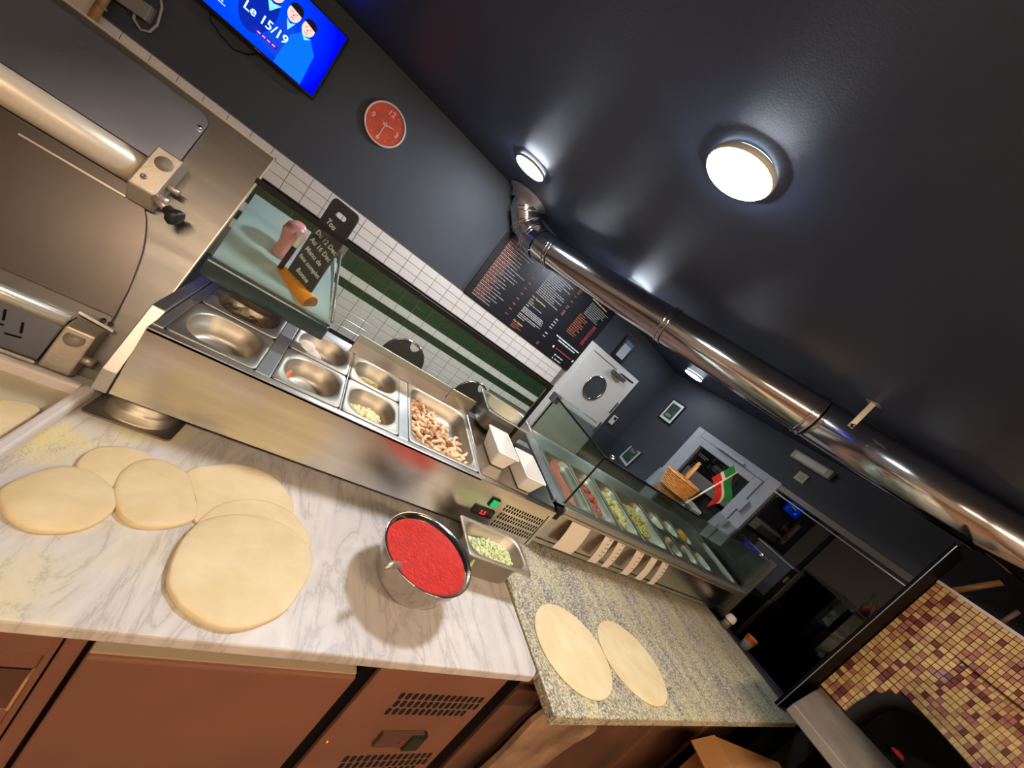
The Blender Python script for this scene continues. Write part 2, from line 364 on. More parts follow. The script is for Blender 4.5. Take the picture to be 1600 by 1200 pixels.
# ------------------------------------------------------------------ wall things
# television
TVX0, TVX1, TVZ0, TVZ1 = -1.475, -.638, 1.968, 2.440
tv = thing('television', (-1.056, YB, 2.2), 'flat television on the wall showing a bright blue programme title', 'television')
mb = MB(); mb.box(TVX0, TVX1, YB - .085, YB - .045, TVZ0, TVZ1); part('casing', mb, BLACK, tv, bev=.004)
mb = MB(); mb.box(-1.25, -.86, YB - .045, YB - .002, 2.08, 2.33); part('wall_bracket', mb, BLACK, tv)
def screen_mat():
    m = bpy.data.materials.new('screen_blue'); m.use_nodes = True; nt = m.node_tree; nt.nodes.clear(); N = nt.nodes.new; Lk = nt.links.new
    o = N('ShaderNodeOutputMaterial'); e = N('ShaderNodeEmission'); tc = N('ShaderNodeTexCoord'); r = N('ShaderNodeValToRGB')
    d = N('ShaderNodeVectorMath'); d.operation = 'DISTANCE'; d.inputs[1].default_value = (-1.15, YB - .085, 2.2); Lk(tc.outputs['Object'], d.inputs[0])
    Lk(d.outputs['Value'], r.inputs[0]); r.color_ramp.elements[0].color = lin((0, 70, 255)); r.color_ramp.elements[1].color = lin((0, 4, 200)); r.color_ramp.elements[0].position = .05; r.color_ramp.elements[1].position = .5
    Lk(r.outputs[0], e.inputs[0]); e.inputs[1].default_value = 1.15; Lk(e.outputs[0], o.inputs[0]); return m
def emis(name, rgb, s=1.0): return mat(name, rgb, .5, emit=s, spec=0)
def ell(cx, cz, a, b, y, n=24, rot=0, a0=0, a1=360):
    return [(cx + a * math.cos(R(t)) * math.cos(rot) - b * math.sin(R(t)) * math.sin(rot), y, cz + a * math.cos(R(t)) * math.sin(rot) + b * math.sin(R(t)) * math.cos(rot)) for t in [a0 + (a1 - a0) * i / n for i in range(n)]]
YS = YB - .0855
mb = MB(); mb.box(TVX0 + .012, TVX1 - .010, YS, YB - .084, TVZ0 + .018, TVZ1 - .010); scr = part('screen', mb, screen_mat(), tv)
def flat(name, polys, m, parent, dy):
    mb = MB()
    for p in polys: mb.add([(x, y - dy, z) for x, y, z in p], [list(range(len(p)))])
    return part(name, mb, m, parent)
# three people in the programme picture, simple flat figures
flat('picture_body', [ell(-1.09, 2.19, .10, .16, YS), ], emis('pic_blue_dark', (8, 34, 150), .9), scr, .0004)
flat('picture_body', [[(-1.0, YS, 2.02), (-.99, YS, 2.18), (-.955, YS, 2.24), (-.91, YS, 2.245), (-.86, YS, 2.2), (-.855, YS, 2.02)]], emis('pic_blue_mid', (14, 60, 190), .9), scr, .0006)
flat('picture_body', [[(-.91, YS, 1.99), (-.9, YS, 2.19), (-.865, YS, 2.245), (-.80, YS, 2.25), (-.745, YS, 2.19), (-.735, YS, 1.99)]], emis('pic_teal', (6, 96, 214), .95), scr, .0008)
flat('picture_collar', [[(-1.08, YS, 2.27), (-1.04, YS, 2.21), (-1.0, YS, 2.28), (-1.04, YS, 2.26)], [(-.955, YS, 2.255), (-.925, YS, 2.20), (-.905, YS, 2.26), (-.93, YS, 2.24)], [(-.865, YS, 2.258), (-.83, YS, 2.225), (-.80, YS, 2.255), (-.83, YS, 2.243)]], emis('pic_collar', (120, 210, 235), .9), scr, .0010)
flat('picture_face', [ell(-1.045, 2.325, .040, .052, YS), ell(-.932, 2.305, .039, .05, YS), ell(-.838, 2.295, .037, .047, YS), ell(-1.15, 2.33, .036, .05, YS)], emis('pic_skin', (226, 186, 178), .9), scr, .0012)
flat('picture_face', [ell(-1.11, 2.265, .030, .018, YS)], emis('pic_skin', (226, 186, 178), .9), scr, .0014)
flat('picture_hair', [ell(-1.045, 2.345, .044, .045, YS, 20, 0, 0, 185), ell(-.930, 2.325, .042, .042, YS, 20, 0, -12, 185), ell(-.836, 2.315, .040, .038, YS, 20, 0, -12, 178), ell(-1.15, 2.35, .042, .05, YS, 20, 0, -30, 200)], emis('pic_hair', (26, 22, 34), .6), scr, .0016)
dots = []
for cx, cz in ((-1.045, 2.32), (-.932, 2.30), (-.838, 2.29)):
    dots += [ell(cx - .014, cz + .008, .005, .003, YS, 10), ell(cx + .014, cz + .008, .005, .003, YS, 10), ell(cx, cz - .022, .013, .005, YS, 12, 0, 180, 360), ell(cx, cz - .006, .004, .007, YS, 10)]
flat('picture_features', dots, emis('pic_feature', (150, 84, 84), .8), scr, .0018)
part('title_text', text_mb('Le 15/19', .074, (-1.155, YS - .0022, 2.118), (1, 0, 0), (0, 0, 1)), emis('pic_text', (188, 240, 255), 1.1), scr)
part('corner_logo', text_mb('act', .052, (-1.30, YS - .0022, 2.058), (1, 0, 0), (0, 0, 1)), emis('pic_text2', (214, 234, 255), 1.0), scr)
flat('logo_underline', [[(-1.30, YS, 2.046), (-1.22, YS, 2.046), (-1.22, YS, 2.050), (-1.30, YS, 2.050)]], emis('pic_text2', (214, 234, 255), 1.0), scr, .0022)
flat('caption_pill', [[(-1.055, YS, 2.055), (-.925, YS, 2.055), (-.918, YS, 2.066), (-.925, YS, 2.077), (-1.055, YS, 2.077), (-1.062, YS, 2.066)]], emis('pic_purple', (54, 20, 150), .9), scr, .0014)
flat('caption_dashes', [[(-1.045 + k * .03, YS, 2.062), (-1.045 + k * .03 + .02, YS, 2.062), (-1.045 + k * .03 + .02, YS, 2.070), (-1.045 + k * .03, YS, 2.070)] for k in range(4)], emis('pic_pinkline', (214, 150, 214), .9), scr, .0018)
mb = MB(); mb.box(-1.02, -.98, YB - .0865, YB - .084, TVZ0 + .004, TVZ0 + .010); part('brand_strip', mb, mat('grey_print', (120, 120, 124), .5), tv)
mb = MB(); mb.tube([(-1.30, YB - .03, 2.0), (-1.27, YB - .02, 1.93), (-1.2, YB - .015, 1.90), (-1.12, YB - .015, 1.885), (-1.05, YB - .02, 1.92), (-1.0, YB - .03, 1.975)], .004, 6); part('power_cable', mb, BLACK, tv)

# clock
ck = thing('wall_clock', (-.202, YB, 2.19), 'round orange-red wall clock with a white rim on the grey wall', 'clock')
cc = (-.202, YB - .001, 2.19)
mb = MB(); mb.lathe([(.15, 0), (.153, .03), (.148, .038), (.141, .038), (.139, .026)], cc, 64, axis=(0, -1, 0)); part('rim', mb, mat('clock_rim', (226, 206, 196), .4), ck)
mb = MB(); mb.lathe([(.1395, .024), (.001, .024)], cc, 64, axis=(0, -1, 0)); face = part('dial', mb, mat('clock_red', (204, 62, 34), .4, var=.15, scale=18), ck)
PALEP = mat('pale_print', (238, 190, 176), .6)
for s_, a in (('12', 0), ('3', 90), ('6', 180), ('9', 270)):
    px = cc[0] + math.sin(R(a)) * .098; pz = cc[2] + math.cos(R(a)) * .098
    part('numeral', text_mb(s_, .055, (px, cc[1] - .0252, pz - .02), (1, 0, 0), (0, 0, 1), 'CENTER'), PALEP, face)
for k in range(12):
    if k % 3:
        px = cc[0] + math.sin(R(30 * k)) * .11; pz = cc[2] + math.cos(R(30 * k)) * .11
        part('hour_dot', MB().add(ell(px, pz, .006, .006, cc[1] - .0250, 10), [list(range(10))]), mat('dim_print', (222, 110, 80), .6), face)
for nm, L, a, wd in (('minute_hand', .085, 180, .0035), ('hour_hand', .062, 75, .0045), ('second_hand', .035, 290, .002)):
    d = Vector((math.sin(R(a)), 0, math.cos(R(a)))); p = Vector((d.z, 0, -d.x)); o = Vector((cc[0], cc[1] - .029, cc[2]))
    part(nm, MB().prism([o - d * .02 - p * wd, o - d * .02 + p * wd, o + d * L + p * wd * .6, o + d * L - p * wd * .6], (0, -.002, 0)), PALEP, ck)

# menu board
mn = thing('menu_board', (1.835, YB, 1.55), 'large black menu board with tiny white and orange lists above the tiles', 'menu board')
MX0, MX1, MZ0, MZ1 = 1.052, 2.622, 1.548, 2.43
mb = MB(); mb.box(MX0, MX1, YB - .03, YB - .002, MZ0, MZ1); part('board', mb, mat('menu_black', (24, 24, 29), .38), mn, bev=.002)
YM = YB - .0312
def lines(name, rows, m):
    mb = MB()
    for x0, x1, z, h in rows:
        x = x0
        while x < x1 - .006:
            wd = min(random.uniform(.018, .07), x1 - x)
            mb.add([(x, YM, z), (x + wd, YM, z), (x + wd, YM, z + h), (x, YM, z + h)], [(0, 1, 2, 3)]); x += wd + .006
    part(name, mb, m, mn, stuff=True)
PW = mat('menu_white', (176, 170, 168), .7); PO = mat('menu_orange', (150, 80, 52), .7); PY = mat('menu_yellow', (224, 190, 96), .7); PR = mat('menu_red', (190, 62, 60), .7)
rw = []; ro = []; pr = []
z = 2.39; k = 0
while z > 1.585:
    ro.append((1.115, 1.115 + random.uniform(.08, .18), z, .0085)); rw.append((1.12, 1.12 + random.uniform(.2, .36), z - .0155, .006))
    if k % 2 == 0: pr.append((1.525, 1.56, z - .004, .012))
    z -= .0315; k += 1
lines('dish_lines', rw, PW); lines('dish_names', ro, PO); lines('price_marks', pr, PO)
rw = []; pr = []; z = 2.39
while z > 1.99:
    rw += [(1.655, 1.655 + random.uniform(.18, .34), z, .007)]; 
    if random.random() < .55: pr.append((2.045, 2.08, z, .011))
    z -= .021
lines('dish_lines', rw, PW); lines('price_marks', pr, PO)
mb = text_mb('Les Vegetariennes', .027, (1.651, YM, 1.935), (1, 0, 0), (0, 0, 1)); part('heading_text', mb, PY, mn)
lines('dish_lines', [(1.655, 1.70, 1.905, .008), (1.655, 1.73, 1.88, .008), (1.655, 1.86, 1.858, .007), (1.655, 1.70, 1.83, .008)] + [(1.65, 1.93 + .03 * random.random(), 1.80 - .0165 * i, .0085) for i in range(4)] + [(1.65, 1.96, 1.722, .0075), (1.65, 1.90, 1.705, .0075), (1.65, 1.75, 1.683, .008)], PW)
lines('price_marks', [(2.035, 2.075, zz, .012) for zz in (1.91, 1.875, 1.84, 1.805, 1.73, 1.69)], PW)
mb = text_mb('Nos Salades', .027, (1.645, YM, 1.624), (1, 0, 0), (0, 0, 1)); part('heading_text', mb, PY, mn)
lines('dish_names', [(1.65, 1.75, 1.60, .009), (1.65, 1.79, 1.58, .009), (1.65, 1.73, 1.563, .009)], PO)
lines('price_marks', [(2.03, 2.06, 1.60, .01), (2.03, 2.06, 1.58, .01)], PR)
lines('dish_names', [(2.235, 2.235 + random.uniform(.09, .16), 1.89 + .0235 * i, .011) for i in range(11)], PO)
lines('price_marks', [(2.487, 2.535, 1.885 + .0235 * i, .011) for i in range(11)], PR)
lines('dish_lines', [(2.27, 2.33 + random.uniform(.15, .25), 2.16 + .02 * i, .006) for i in range(8)], PW)
lines('heading_bars', [(2.25, 2.5, 2.335, .012)], PY)
lines('info_lines', [(2.175, 2.575, 1.783, .014), (2.235, 2.515, 1.752, .014)], mat('menu_bright', (224, 222, 220), .6))
lines('info_lines', [(2.275, 2.53, 1.668, .011)], PR)
flat('info_marks', [ell(2.235, 1.672, .012, .016, YM, 14), ell(2.57, 1.674, .012, .016, YM, 14), ell(2.322, 1.608, .010, .013, YM, 14), ell(2.318, 1.566, .008, .011, YM, 14)], mat('menu_bright', (224, 222, 220), .6), mn, 0)
lines('info_lines', [(2.345, 2.45, 1.604, .010), (2.345, 2.45, 1.562, .010)], mat('menu_bright', (224, 222, 220), .6))

# pictures, thermostat, switch, emergency light
def frame(name, o, u, wd, ht, label, inner, fw=.02, pass_=.012):
    o = Vector(o); u = Vector(u).normalized(); v = Vector((0, 0, 1)); n = u.cross(v)      # n points out of the wall
    t = thing(name, o, label, 'picture')
    xf = lambda a, b, c: o + u * a + v * b + n * c
    mb = MB(); mb.box(-wd / 2, wd / 2, -ht / 2, ht / 2, .001, .018, xf); part('frame', mb, BLACK, t, bev=.003)
    mb = MB(); mb.box(-wd / 2 + fw, wd / 2 - fw, -ht / 2 + fw, ht / 2 - fw, .018, .0188, xf); p = part('mount', mb, mat('picture_white', (214, 216, 214), .6), t)
    return t, xf, p
t, xf, p = frame('picture_frame', (3.080, YB, 2.170), (1, 0, 0), .215, .30, 'black framed certificate with a blue header above the white door', None, .04)
mb = MB(); mb.box(-.07, .07, .06, .115, .0188, .0192, xf); part('print_header', mb, mat('print_blue', (108, 132, 168), .6), t)
mb = MB(); [mb.box(-.06, .06 - .02 * (k % 2), .03 - k * .03, .036 - k * .03, .0188, .0192, xf) for k in range(5)]; part('print_lines', mb, mat('print_grey', (176, 178, 180), .6), t)
t, xf, p = frame('picture_frame', (XR, 3.20, 1.955), (0, -1, 0), .23, .31, 'black framed picture with white border on the right wall', None, .018)
mb = MB(); mb.box(-.072, .072, -.105, .105, .0188, .0192, xf); q = part('picture_print', mb, mat('dark_print', (46, 56, 54), .4, rgb2=(70, 96, 78), scale=18), t)
mb = MB(); [mb.box(-.04 + k * .02, -.03 + k * .02, -.08, -.04, .0192, .0196, xf) for k in range(4)]; part('print_marks', mb, mat('print_grey', (176, 178, 180), .6), t)
th = thing('thermostat', (3.71, YB, 1.4), 'small white wall thermostat with dark display right of the white door', 'thermostat')
mb = MB(); mb.box(3.672, 3.748, YB - .025, YB - .001, 1.335, 1.465); part('case', mb, WHITEP, th, bev=.004)
mb = MB(); mb.box(3.69, 3.735, YB - .0265, YB - .025, 1.41, 1.45); part('display', mb, BLACK, th)
sw = thing('wall_switch', (XR, 1.665, 2.14), 'square cream light switch on the right wall below the emergency light', 'switch')
mb = MB(); mb.box(XR - .012, XR - .001, 1.62, 1.71, 2.10, 2.19); part('plate', mb, mat('cream_plastic', (206, 198, 170), .5), sw, bev=.003)
mb = MB(); mb.box(XR - .016, XR - .012, 1.645, 1.685, 2.125, 2.165); part('rocker', mb, mat('cream_plastic2', (190, 182, 156), .5), sw, bev=.002)
em = thing('emergency_light', (XR, 1.66, 2.29), 'long cream emergency light unit on the right wall under the duct', 'light')
mb = MB(); mb.box(XR - .07, XR - .001, 1.49, 1.84, 2.25, 2.335); part('case', mb, mat('cream_case', (196, 190, 174), .5), em, bev=.012)
mb = MB(); mb.box(XR - .074, XR - .068, 1.53, 1.80, 2.262, 2.322); part('lens', mb, mat('cream_lens', (206, 202, 190), .3), em, bev=.004)

# bamboo pole, paper banner and grey box in the far left corner of the wall
mb = MB(); mb.tube([(-1.66, 3.47, 1.35), (-1.655, 3.47, 1.55), (-1.62, 3.47, 2.02)], .022, 10)
for q in (.35, .72): 
    p = Vector((-1.66, 3.47, 1.35)).lerp(Vector((-1.62, 3.47, 2.02)), q); mb.lathe([(.0225, -.006), (.026, 0), (.0225, .006)], p, 12)
solo('bamboo_pole', mb, mat('bamboo', (150, 112, 58), .45, var=.2, scale=12), 'brown bamboo pole on the wall at upper left behind the machine', 'pole')
mb = MB(); mb.box(-1.95, -1.675, 3.49, 3.496, 1.40, 1.95); bn = solo('paper_banner', mb, mat('banner_white', (214, 200, 186), .7), 'pale paper banner beside the bamboo pole at upper left', 'banner')
mb = MB(); mb.box(-1.9, -1.8, 3.4885, 3.49, 1.50, 1.60); part('banner_print', mb, mat('banner_brown', (140, 96, 70), .7), bn)
jb = thing('junction_box', (-1.55, YB, 1.7), 'grey box with a looped pale cable on the wall at upper left', 'box')
mb = MB(); mb.box(-.14, .05, -.07, -.001, -.045, .045, lambda x, y, z: (-1.54 + x, YB + y, 1.715 + z + x * .1)); part('case', mb, mat('box_grey', (140, 132, 120), .5), jb, bev=.004)
mb = MB(); mb.tube([(-1.52, YB - .03, 1.88), (-1.47, YB - .03, 1.80), (-1.455, YB - .03, 1.70), (-1.47, YB - .03, 1.64), (-1.505, YB - .03, 1.615), (-1.55, YB - .03, 1.64), (-1.555, YB - .04, 1.69)], .007, 8); part('cable', mb, mat('cable_beige', (176, 160, 140), .5), jb)

# ------------------------------------------------------------------ flue duct
duct = thing('flue_duct', (1.15, 2.92, 2.25), 'long shiny steel flue duct running under the dark ceiling', 'duct')
DA = Vector((1.26, 3.21, 2.295)); DBp = Vector((3.05, .40, 2.315)); dd = (DBp - DA).normalized()
DEND = DBp + dd * 1.1
rD = .130
mb = MB(); mb.tube([DA, DA + dd * 1.33], rD, 40, False); part('pipe_section', mb, CHROME, duct)
mb = MB(); mb.tube([DA + dd * 1.33, DA + dd * 2.34], rD * 1.004, 40, False); part('pipe_section', mb, CHROME, duct)
mb = MB(); mb.tube([DA + dd * 2.34, DEND], rD * 1.008, 40, True); part('pipe_section', mb, CHROME, duct)
E1 = Vector((1.20, 3.31, 2.315)); E2 = Vector((1.11, 3.40, 2.375)); E3 = Vector((1.03, 3.425, 2.46)); E4 = Vector((.99, 3.43, 2.558))
for a, b, r0 in ((E1, DA, rD * 1.03), (E2, E1, rD * 1.02), (E3, E2, rD * 1.02), (E4, E3, rD * 1.02)):
    mb = MB(); mb.tube([a, b], r0, 36, False); part('elbow_segment', mb, CHROME, duct)
def ring(p, d, r):
    mb = MB(); d = Vector(d).normalized()
    for o in (-.016, .016): mb.lathe([(r, o - .007), (r + .007, o - .003), (r + .007, o + .003), (r, o + .007)], p, 40, axis=d)
    mb.lathe([(r + .001, -.012), (r + .001, .012)], p, 40, axis=d); return mb
for p, d in ((DA + dd * .16, dd), (DA + dd * 1.33, dd), (DA + dd * 2.34, dd), (E1, DA - E2), (E2, E1 - E3), (E3, E2 - E4)):
    part('clamp_ring', ring(p, d, rD * 1.03), CHROME, duct)
mb = MB(); mb.lathe([(rD * 1.02, 0), (rD * 1.25, .06), (rD * 1.6, .085)], E4 - Vector((0, 0, .085)), 36); part('ceiling_flange', mb, STEELV, duct)
pS = Vector((2.415, 1.0, 2.32)); pT = Vector((2.415, 1.0, ceil_z(2.415) - .001))
mb = MB(); mb.box(-.013, .013, -.002, .002, pS.z, pT.z, lambda x, y, z: (pS.x + x * .8, pS.y - x * .6 + y, z)); mb.box(-.02, .03, -.03, .03, pT.z - .003, pT.z, lambda x, y, z: (pS.x + x, pS.y + y, z)); part('hanger_strap', mb, ALU, duct)
mb = MB(); mb.lathe([(.011, 0), (.011, .008), (.004, .010)], pS + Vector((-.005, -.006, .012)), 12, axis=(-.6, -.8, 0)); part('strap_bolt', mb, BLACK, duct)

# ------------------------------------------------------------------ counter tops and refrigerated base
mb = MB(); mb.prism([(-1.8, .499, .925), (.935, .499, .925), (.952, .515, .925), (.952, 1.45, .925), (-1.8, 1.45, .925)], (0, 0, .025))
solo('marble_worktop', mb, MARBLE, 'pale veined marble worktop dusted with semolina at its left end', 'worktop', bev=.004)
mb = MB(); mb.prism([(.960, .405, .919), (2.87, .405, .919), (2.95, 1.02, .919), (2.95, 1.45, .919), (.960, 1.45, .919)], (0, 0, .032))
solo('granite_worktop', mb, GRANITE, 'speckled grey granite worktop dusted with yellow semolina', 'worktop', bev=.003)
cb = thing('refrigerated_counter', (-.2, .9, 0), 'steel refrigerated base unit, brown reflection in its colour, with vented panel under the marble', 'counter')
mb = MB(); mb.box(-1.8, .98, .60, 1.40, .06, .92); part('carcass', mb, mat('carcass_black', (24, 20, 18), .5), cb)
mb = MB(); mb.box(-1.8, .955, .565, .60, .885, .922); part('top_rail', mb, REFLST, cb)
mb = MB(); mb.box(.016, .470, .522, .575, .12, .853); dr = part('door', mb, REFLST, cb, bev=.004)
mb = MB(); mb.box(.018, .468, .530, .573, .8535, .8575); part('door_lip', mb, mat('lip_cream', (196, 176, 146), .4, .3), dr)
mb = MB(); mb.box(-.018, .008, .530, .60, .12, .905); part('mullion', mb, REFLST, cb, bev=.003)
mb = MB()
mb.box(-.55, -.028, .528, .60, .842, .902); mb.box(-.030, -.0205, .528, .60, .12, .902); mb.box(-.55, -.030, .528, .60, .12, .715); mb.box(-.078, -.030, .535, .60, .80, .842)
dw = part('drawer_front', mb, REFLST, cb, bev=.002)
mb = MB(); mb.box(-.55, -.03, .585, .60, .715, .842); part('drawer_recess', mb, DARKHOLE, dw)
mb = MB(); mb.box(-.034, -.030, .526, .56, .716, .79); part('recess_edge', mb, mat('edge_bright', (216, 176, 130), .4, .5), dw)
mb = MB(); mb.box(.508, .897, .522, .575, .10, .905); vp = part('vent_panel', mb, REFLST, cb, bev=.003)
sm = MB(); sm.prism([(-.0042, -.0010, -.011), (.0042, -.0010, -.011), (.0056, -.0010, -.006), (.0056, -.0010, .006), (.0042, -.0010, .011), (-.0042, -.0010, .011), (-.0056, -.0010, .006), (-.0056, -.0010, -.006)], (0, .0014, 0)); slot = sm.mesh('vent_slot'); slot.materials.append(DARKHOLE)
for zb in (.806, .562):
    for r_ in range(3):
        for k in range(14 - r_ * 0):
            if r_ == 2 and k > 12: continue
            o = bpy.data.objects.new('vent_slot', slot); C.objects.link(o); o.parent = vp
            o.location = (.615 + k * .0192 + (.004 if r_ == 1 else 0), .5217, zb - r_ * .0285)
mb = MB(); mb.box(.648, .772, .512, .524, .622, .675); cp = part('control_panel', mb, mat('smoked_panel', (92, 62, 52), .2), vp, bev=.003)
mb = MB(); mb.box(.735, .785, .507, .524, .612, .672); part('green_switch', mb, mat('dark_green_switch', (14, 34, 28), .25), vp, bev=.005, label='dark green rocker switch')
part('display_digits', text_mb('3', .026, (.712, .5112, .635), (1, 0, 0), (0, 0, 1)), mat('dim_red', (176, 60, 44), .5), cp)
mb = MB(); mb.lathe([(.006, 0), (.005, .004), (.001, .005)], (.527, .522, .632), 12, axis=(0, -1, 0)); part('screw', mb, mat('screw_copper', (200, 140, 100), .3, .8), vp)
for x0, x1 in ((.4706, .5074), (.8976, .9615)):
    mb = MB(); mb.box(x0, x1, .532, .5645, .10, .905); part('shade_strip', mb, BLACKS, cb)  # dark strips standing in for the shade in the gaps between panels
mb = MB(); mb.box(.962, .975, .56, 1.40, .06, .91); part('end_panel', mb, REFLST, cb)
cb2 = thing('base_cabinet', (1.9, .9, 0), 'brown base cabinet with stained panels under the granite', 'cabinet')
mb = MB(); mb.box(.99, 2.86, .60, 1.40, .05, .915); part('carcass', mb, mat('carcass_black', (24, 20, 18), .5), cb2)
for x0, x1 in ((.985, 1.115), (1.13, 1.425), (1.45, 1.915), (1.935, 2.42), (2.44, 2.85)):
    mb = MB(); mb.box(x0, x1, .535, .60, .08, .835 if x0 < 1.1 else .905); part('panel', mb, mat('brown_stained', (130, 88, 68), .45, .2, rgb2=(90, 68, 56), scale=4), cb2, bev=.003)
mb = MB(); mb.box(.985, 1.125, .545, .60, .848, .915); part('drawer_front', mb, REFLST, cb2, bev=.003)
for x in (1.432, 1.922, 2.428):
    mb = MB(); mb.box(x, x + .011, .523, .56, .08, .91); part('joint_bar', mb, mat('joint_brown', (150, 110, 80), .4, .4), cb2)
# loose marble offcut leaning against the cabinet
P = [(1.085, .40), (1.10, .60), (1.125, .80), (1.30, .79), (1.44, .745), (1.455, .70), (1.40, .64), (1.36, .55), (1.33, .44), (1.30, .35)]
P = [(v.x, v.y) for v in smooth_poly([(a, b, 0) for a, b in P], 3)]
mb = MB(); mb.prism([(x, .500 - .35 * max(0, .8 - z) * .1, z) for x, z in P], (0, .018, 0)); solo('marble_offcut', mb, mat('old_marble', (170, 138, 110), .5, rgb2=(118, 92, 72), scale=9), 'irregular marble slab piece leaning on the cabinet under the granite corner', 'slab', bev=.002)
# cardboard box under the granite
bx = thing('cardboard_box', (2.15, .2, 0), 'brown cardboard box with open flaps below the granite worktop', 'box')
def bxf(x, y, z):
    c, s = math.cos(R(-12)), math.sin(R(-12)); return (2.42 + x * c - y * s, .16 + x * s + y * c, z)
mb = MB(); mb.box(-.30, .22, -.40, .22, .30, .80, bxf); part('carton', mb, CARD, bx, bev=.003)
mb = MB(); mb.prism([bxf(-.30, -.40, .80), bxf(-.30, .22, .80), bxf(-.43, .20, .75), bxf(-.43, -.42, .74)], (0, 0, .004)); part('flap', mb, CARD, bx)
mb = MB(); mb.box(-.302, -.25, -.06, -.01, .60, .802, bxf); part('tape', mb, mat('tape_tan', (150, 110, 66), .3), bx)
mb = MB(); mb.box(2.1, 2.75, -.3, .42, .0, .295); solo('low_crate', mb, mat('crate_dark', (44, 34, 26), .6), 'dark low crate under the cardboard box', 'crate', bev=.004)

# ------------------------------------------------------------------ topping unit (left)
T7 = math.tan(R(7))
def zp(y): return 1.187 + (y - .949) * T7
tu = thing('topping_unit', (.42, 1.15, .95), 'stainless refrigerated topping unit holding steel pans, standing on the marble', 'topping unit')
mb = MB(); mb.box(-.213, 1.09, .949, .956, 1.005, 1.186); fp = part('front_panel', mb, STEEL, tu, bev=.002)
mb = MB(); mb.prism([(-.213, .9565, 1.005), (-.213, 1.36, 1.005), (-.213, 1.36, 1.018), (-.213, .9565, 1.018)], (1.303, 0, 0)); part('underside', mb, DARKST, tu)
mb = MB(); mb.prism([(-.213, 1.352, 1.018), (-.213, 1.36, 1.018), (-.213, 1.36, zp(1.36)), (-.213, 1.352, zp(1.352))], (1.303, 0, 0)); part('rear_panel', mb, STEELV, tu)
mb = MB(); mb.prism([(-.241, .946, 1.005), (-.241, 1.30, 1.005), (-.241, 1.30, 1.232), (-.241, 1.022, 1.203), (-.241, .946, 1.060)], (.026, 0, 0)); part('cheek', mb, STEELV, tu, bev=.002)
def deck(x0, x1, y0, y1, h=.004, dz=0):
    mb = MB(); mb.prism([(x0, y0, zp(y0) - h + dz), (x0, y1, zp(y1) - h + dz), (x0, y1, zp(y1) + dz), (x0, y0, zp(y0) + dz)], (x1 - x0, 0, 0)); return mb
part('front_rail', deck(-.213, .708, .949, .963, .010), STEELV, tu, bev=.0015)
part('front_rail', deck(-.213, .708, .9645, .969, .004, -.0015), STEELV, tu)
for x0, x1 in ((-.213, -.193), (-.008, .026), (.2035, .2075), (.387, .421), (.700, .708)):
    part('divider_bar', deck(x0, x1, .969, 1.318, .006, .001), STEELV, tu, bev=.0015)
part('rear_rail', deck(-.213, 1.09, 1.3185, 1.352, .004), STEELV, tu)
mb = MB(); mb.prism([(.711, .949, 1.160), (.711, .972, 1.190), (.711, 1.3185, zp(1.3185)), (.711, 1.3185, zp(1.3185) - .02), (.711, .962, 1.165), (.711, .9565, 1.160)], (.379, 0, 0)); part('motor_cover', mb, STEEL, tu, bev=.002)
for x in (-.16, 1.02):
    for y in (1.0, 1.31):
        mb = MB(); mb.lathe([(.016, .951), (.018, .955), (.014, .962), (.013, 1.005)], (x, y, 0), 16, cap0=True); part('foot', mb, STEELV, tu)
mb = MB(); mb.box(1.045, 1.085, .965, 1.0, .951, 1.004); part('corner_foot', mb, mat('cream_foot', (206, 194, 170), .5), tu, bev=.004, label='cream plastic corner foot')
mb = MB(); mb.box(.795, .832, .943, .950, 1.105, 1.142); s1 = part('power_switch', mb, BLACK, tu, bev=.002)
mb = MB(); mb.box(.800, .828, .939, .944, 1.108, 1.136); part('green_rocker', mb, mat('lit_green', (16, 168, 92), .3, emit=.5), s1, bev=.002, label='lit green rocker')
mb = MB(); mb.box(.755, .845, .942, .950, 1.058, 1.092); s2 = part('thermostat_display', mb, mat('display_black', (26, 22, 20), .25), tu, bev=.002)
part('display_digits', text_mb('2.5', .022, (.784, .9412, 1.067), (1, 0, 0), (0, 0, 1)), mat('lit_red', (255, 40, 60), .5, emit=1.3), s2)
mb = MB()
for gz in (1.135, 1.098, 1.061):
    for r_ in range(2):
        for k in range(15):
            x = .868 + k * .0132 - (0 if r_ else -.002); z = gz - r_ * .0155
            mb.box(x, x + .0055, .9478, .949, z - .0115, z)
part('vent_slots', mb, DARKHOLE, tu, stuff=True)
mb = MB(); mb.box(1.068, 1.0705, .9475, .949, 1.005, 1.16); part('panel_seam', mb, DARKHOLE, tu)
# rear steel upstand
for x0, x1, m in ((.188, .578, STEELV), (.582, .705, STEEL)):
    mb = MB(); mb.box(x0, x1, 1.306, 1.314, zp(1.31) + .001, 1.304); part('upstand', mb, m, tu, bev=.002)
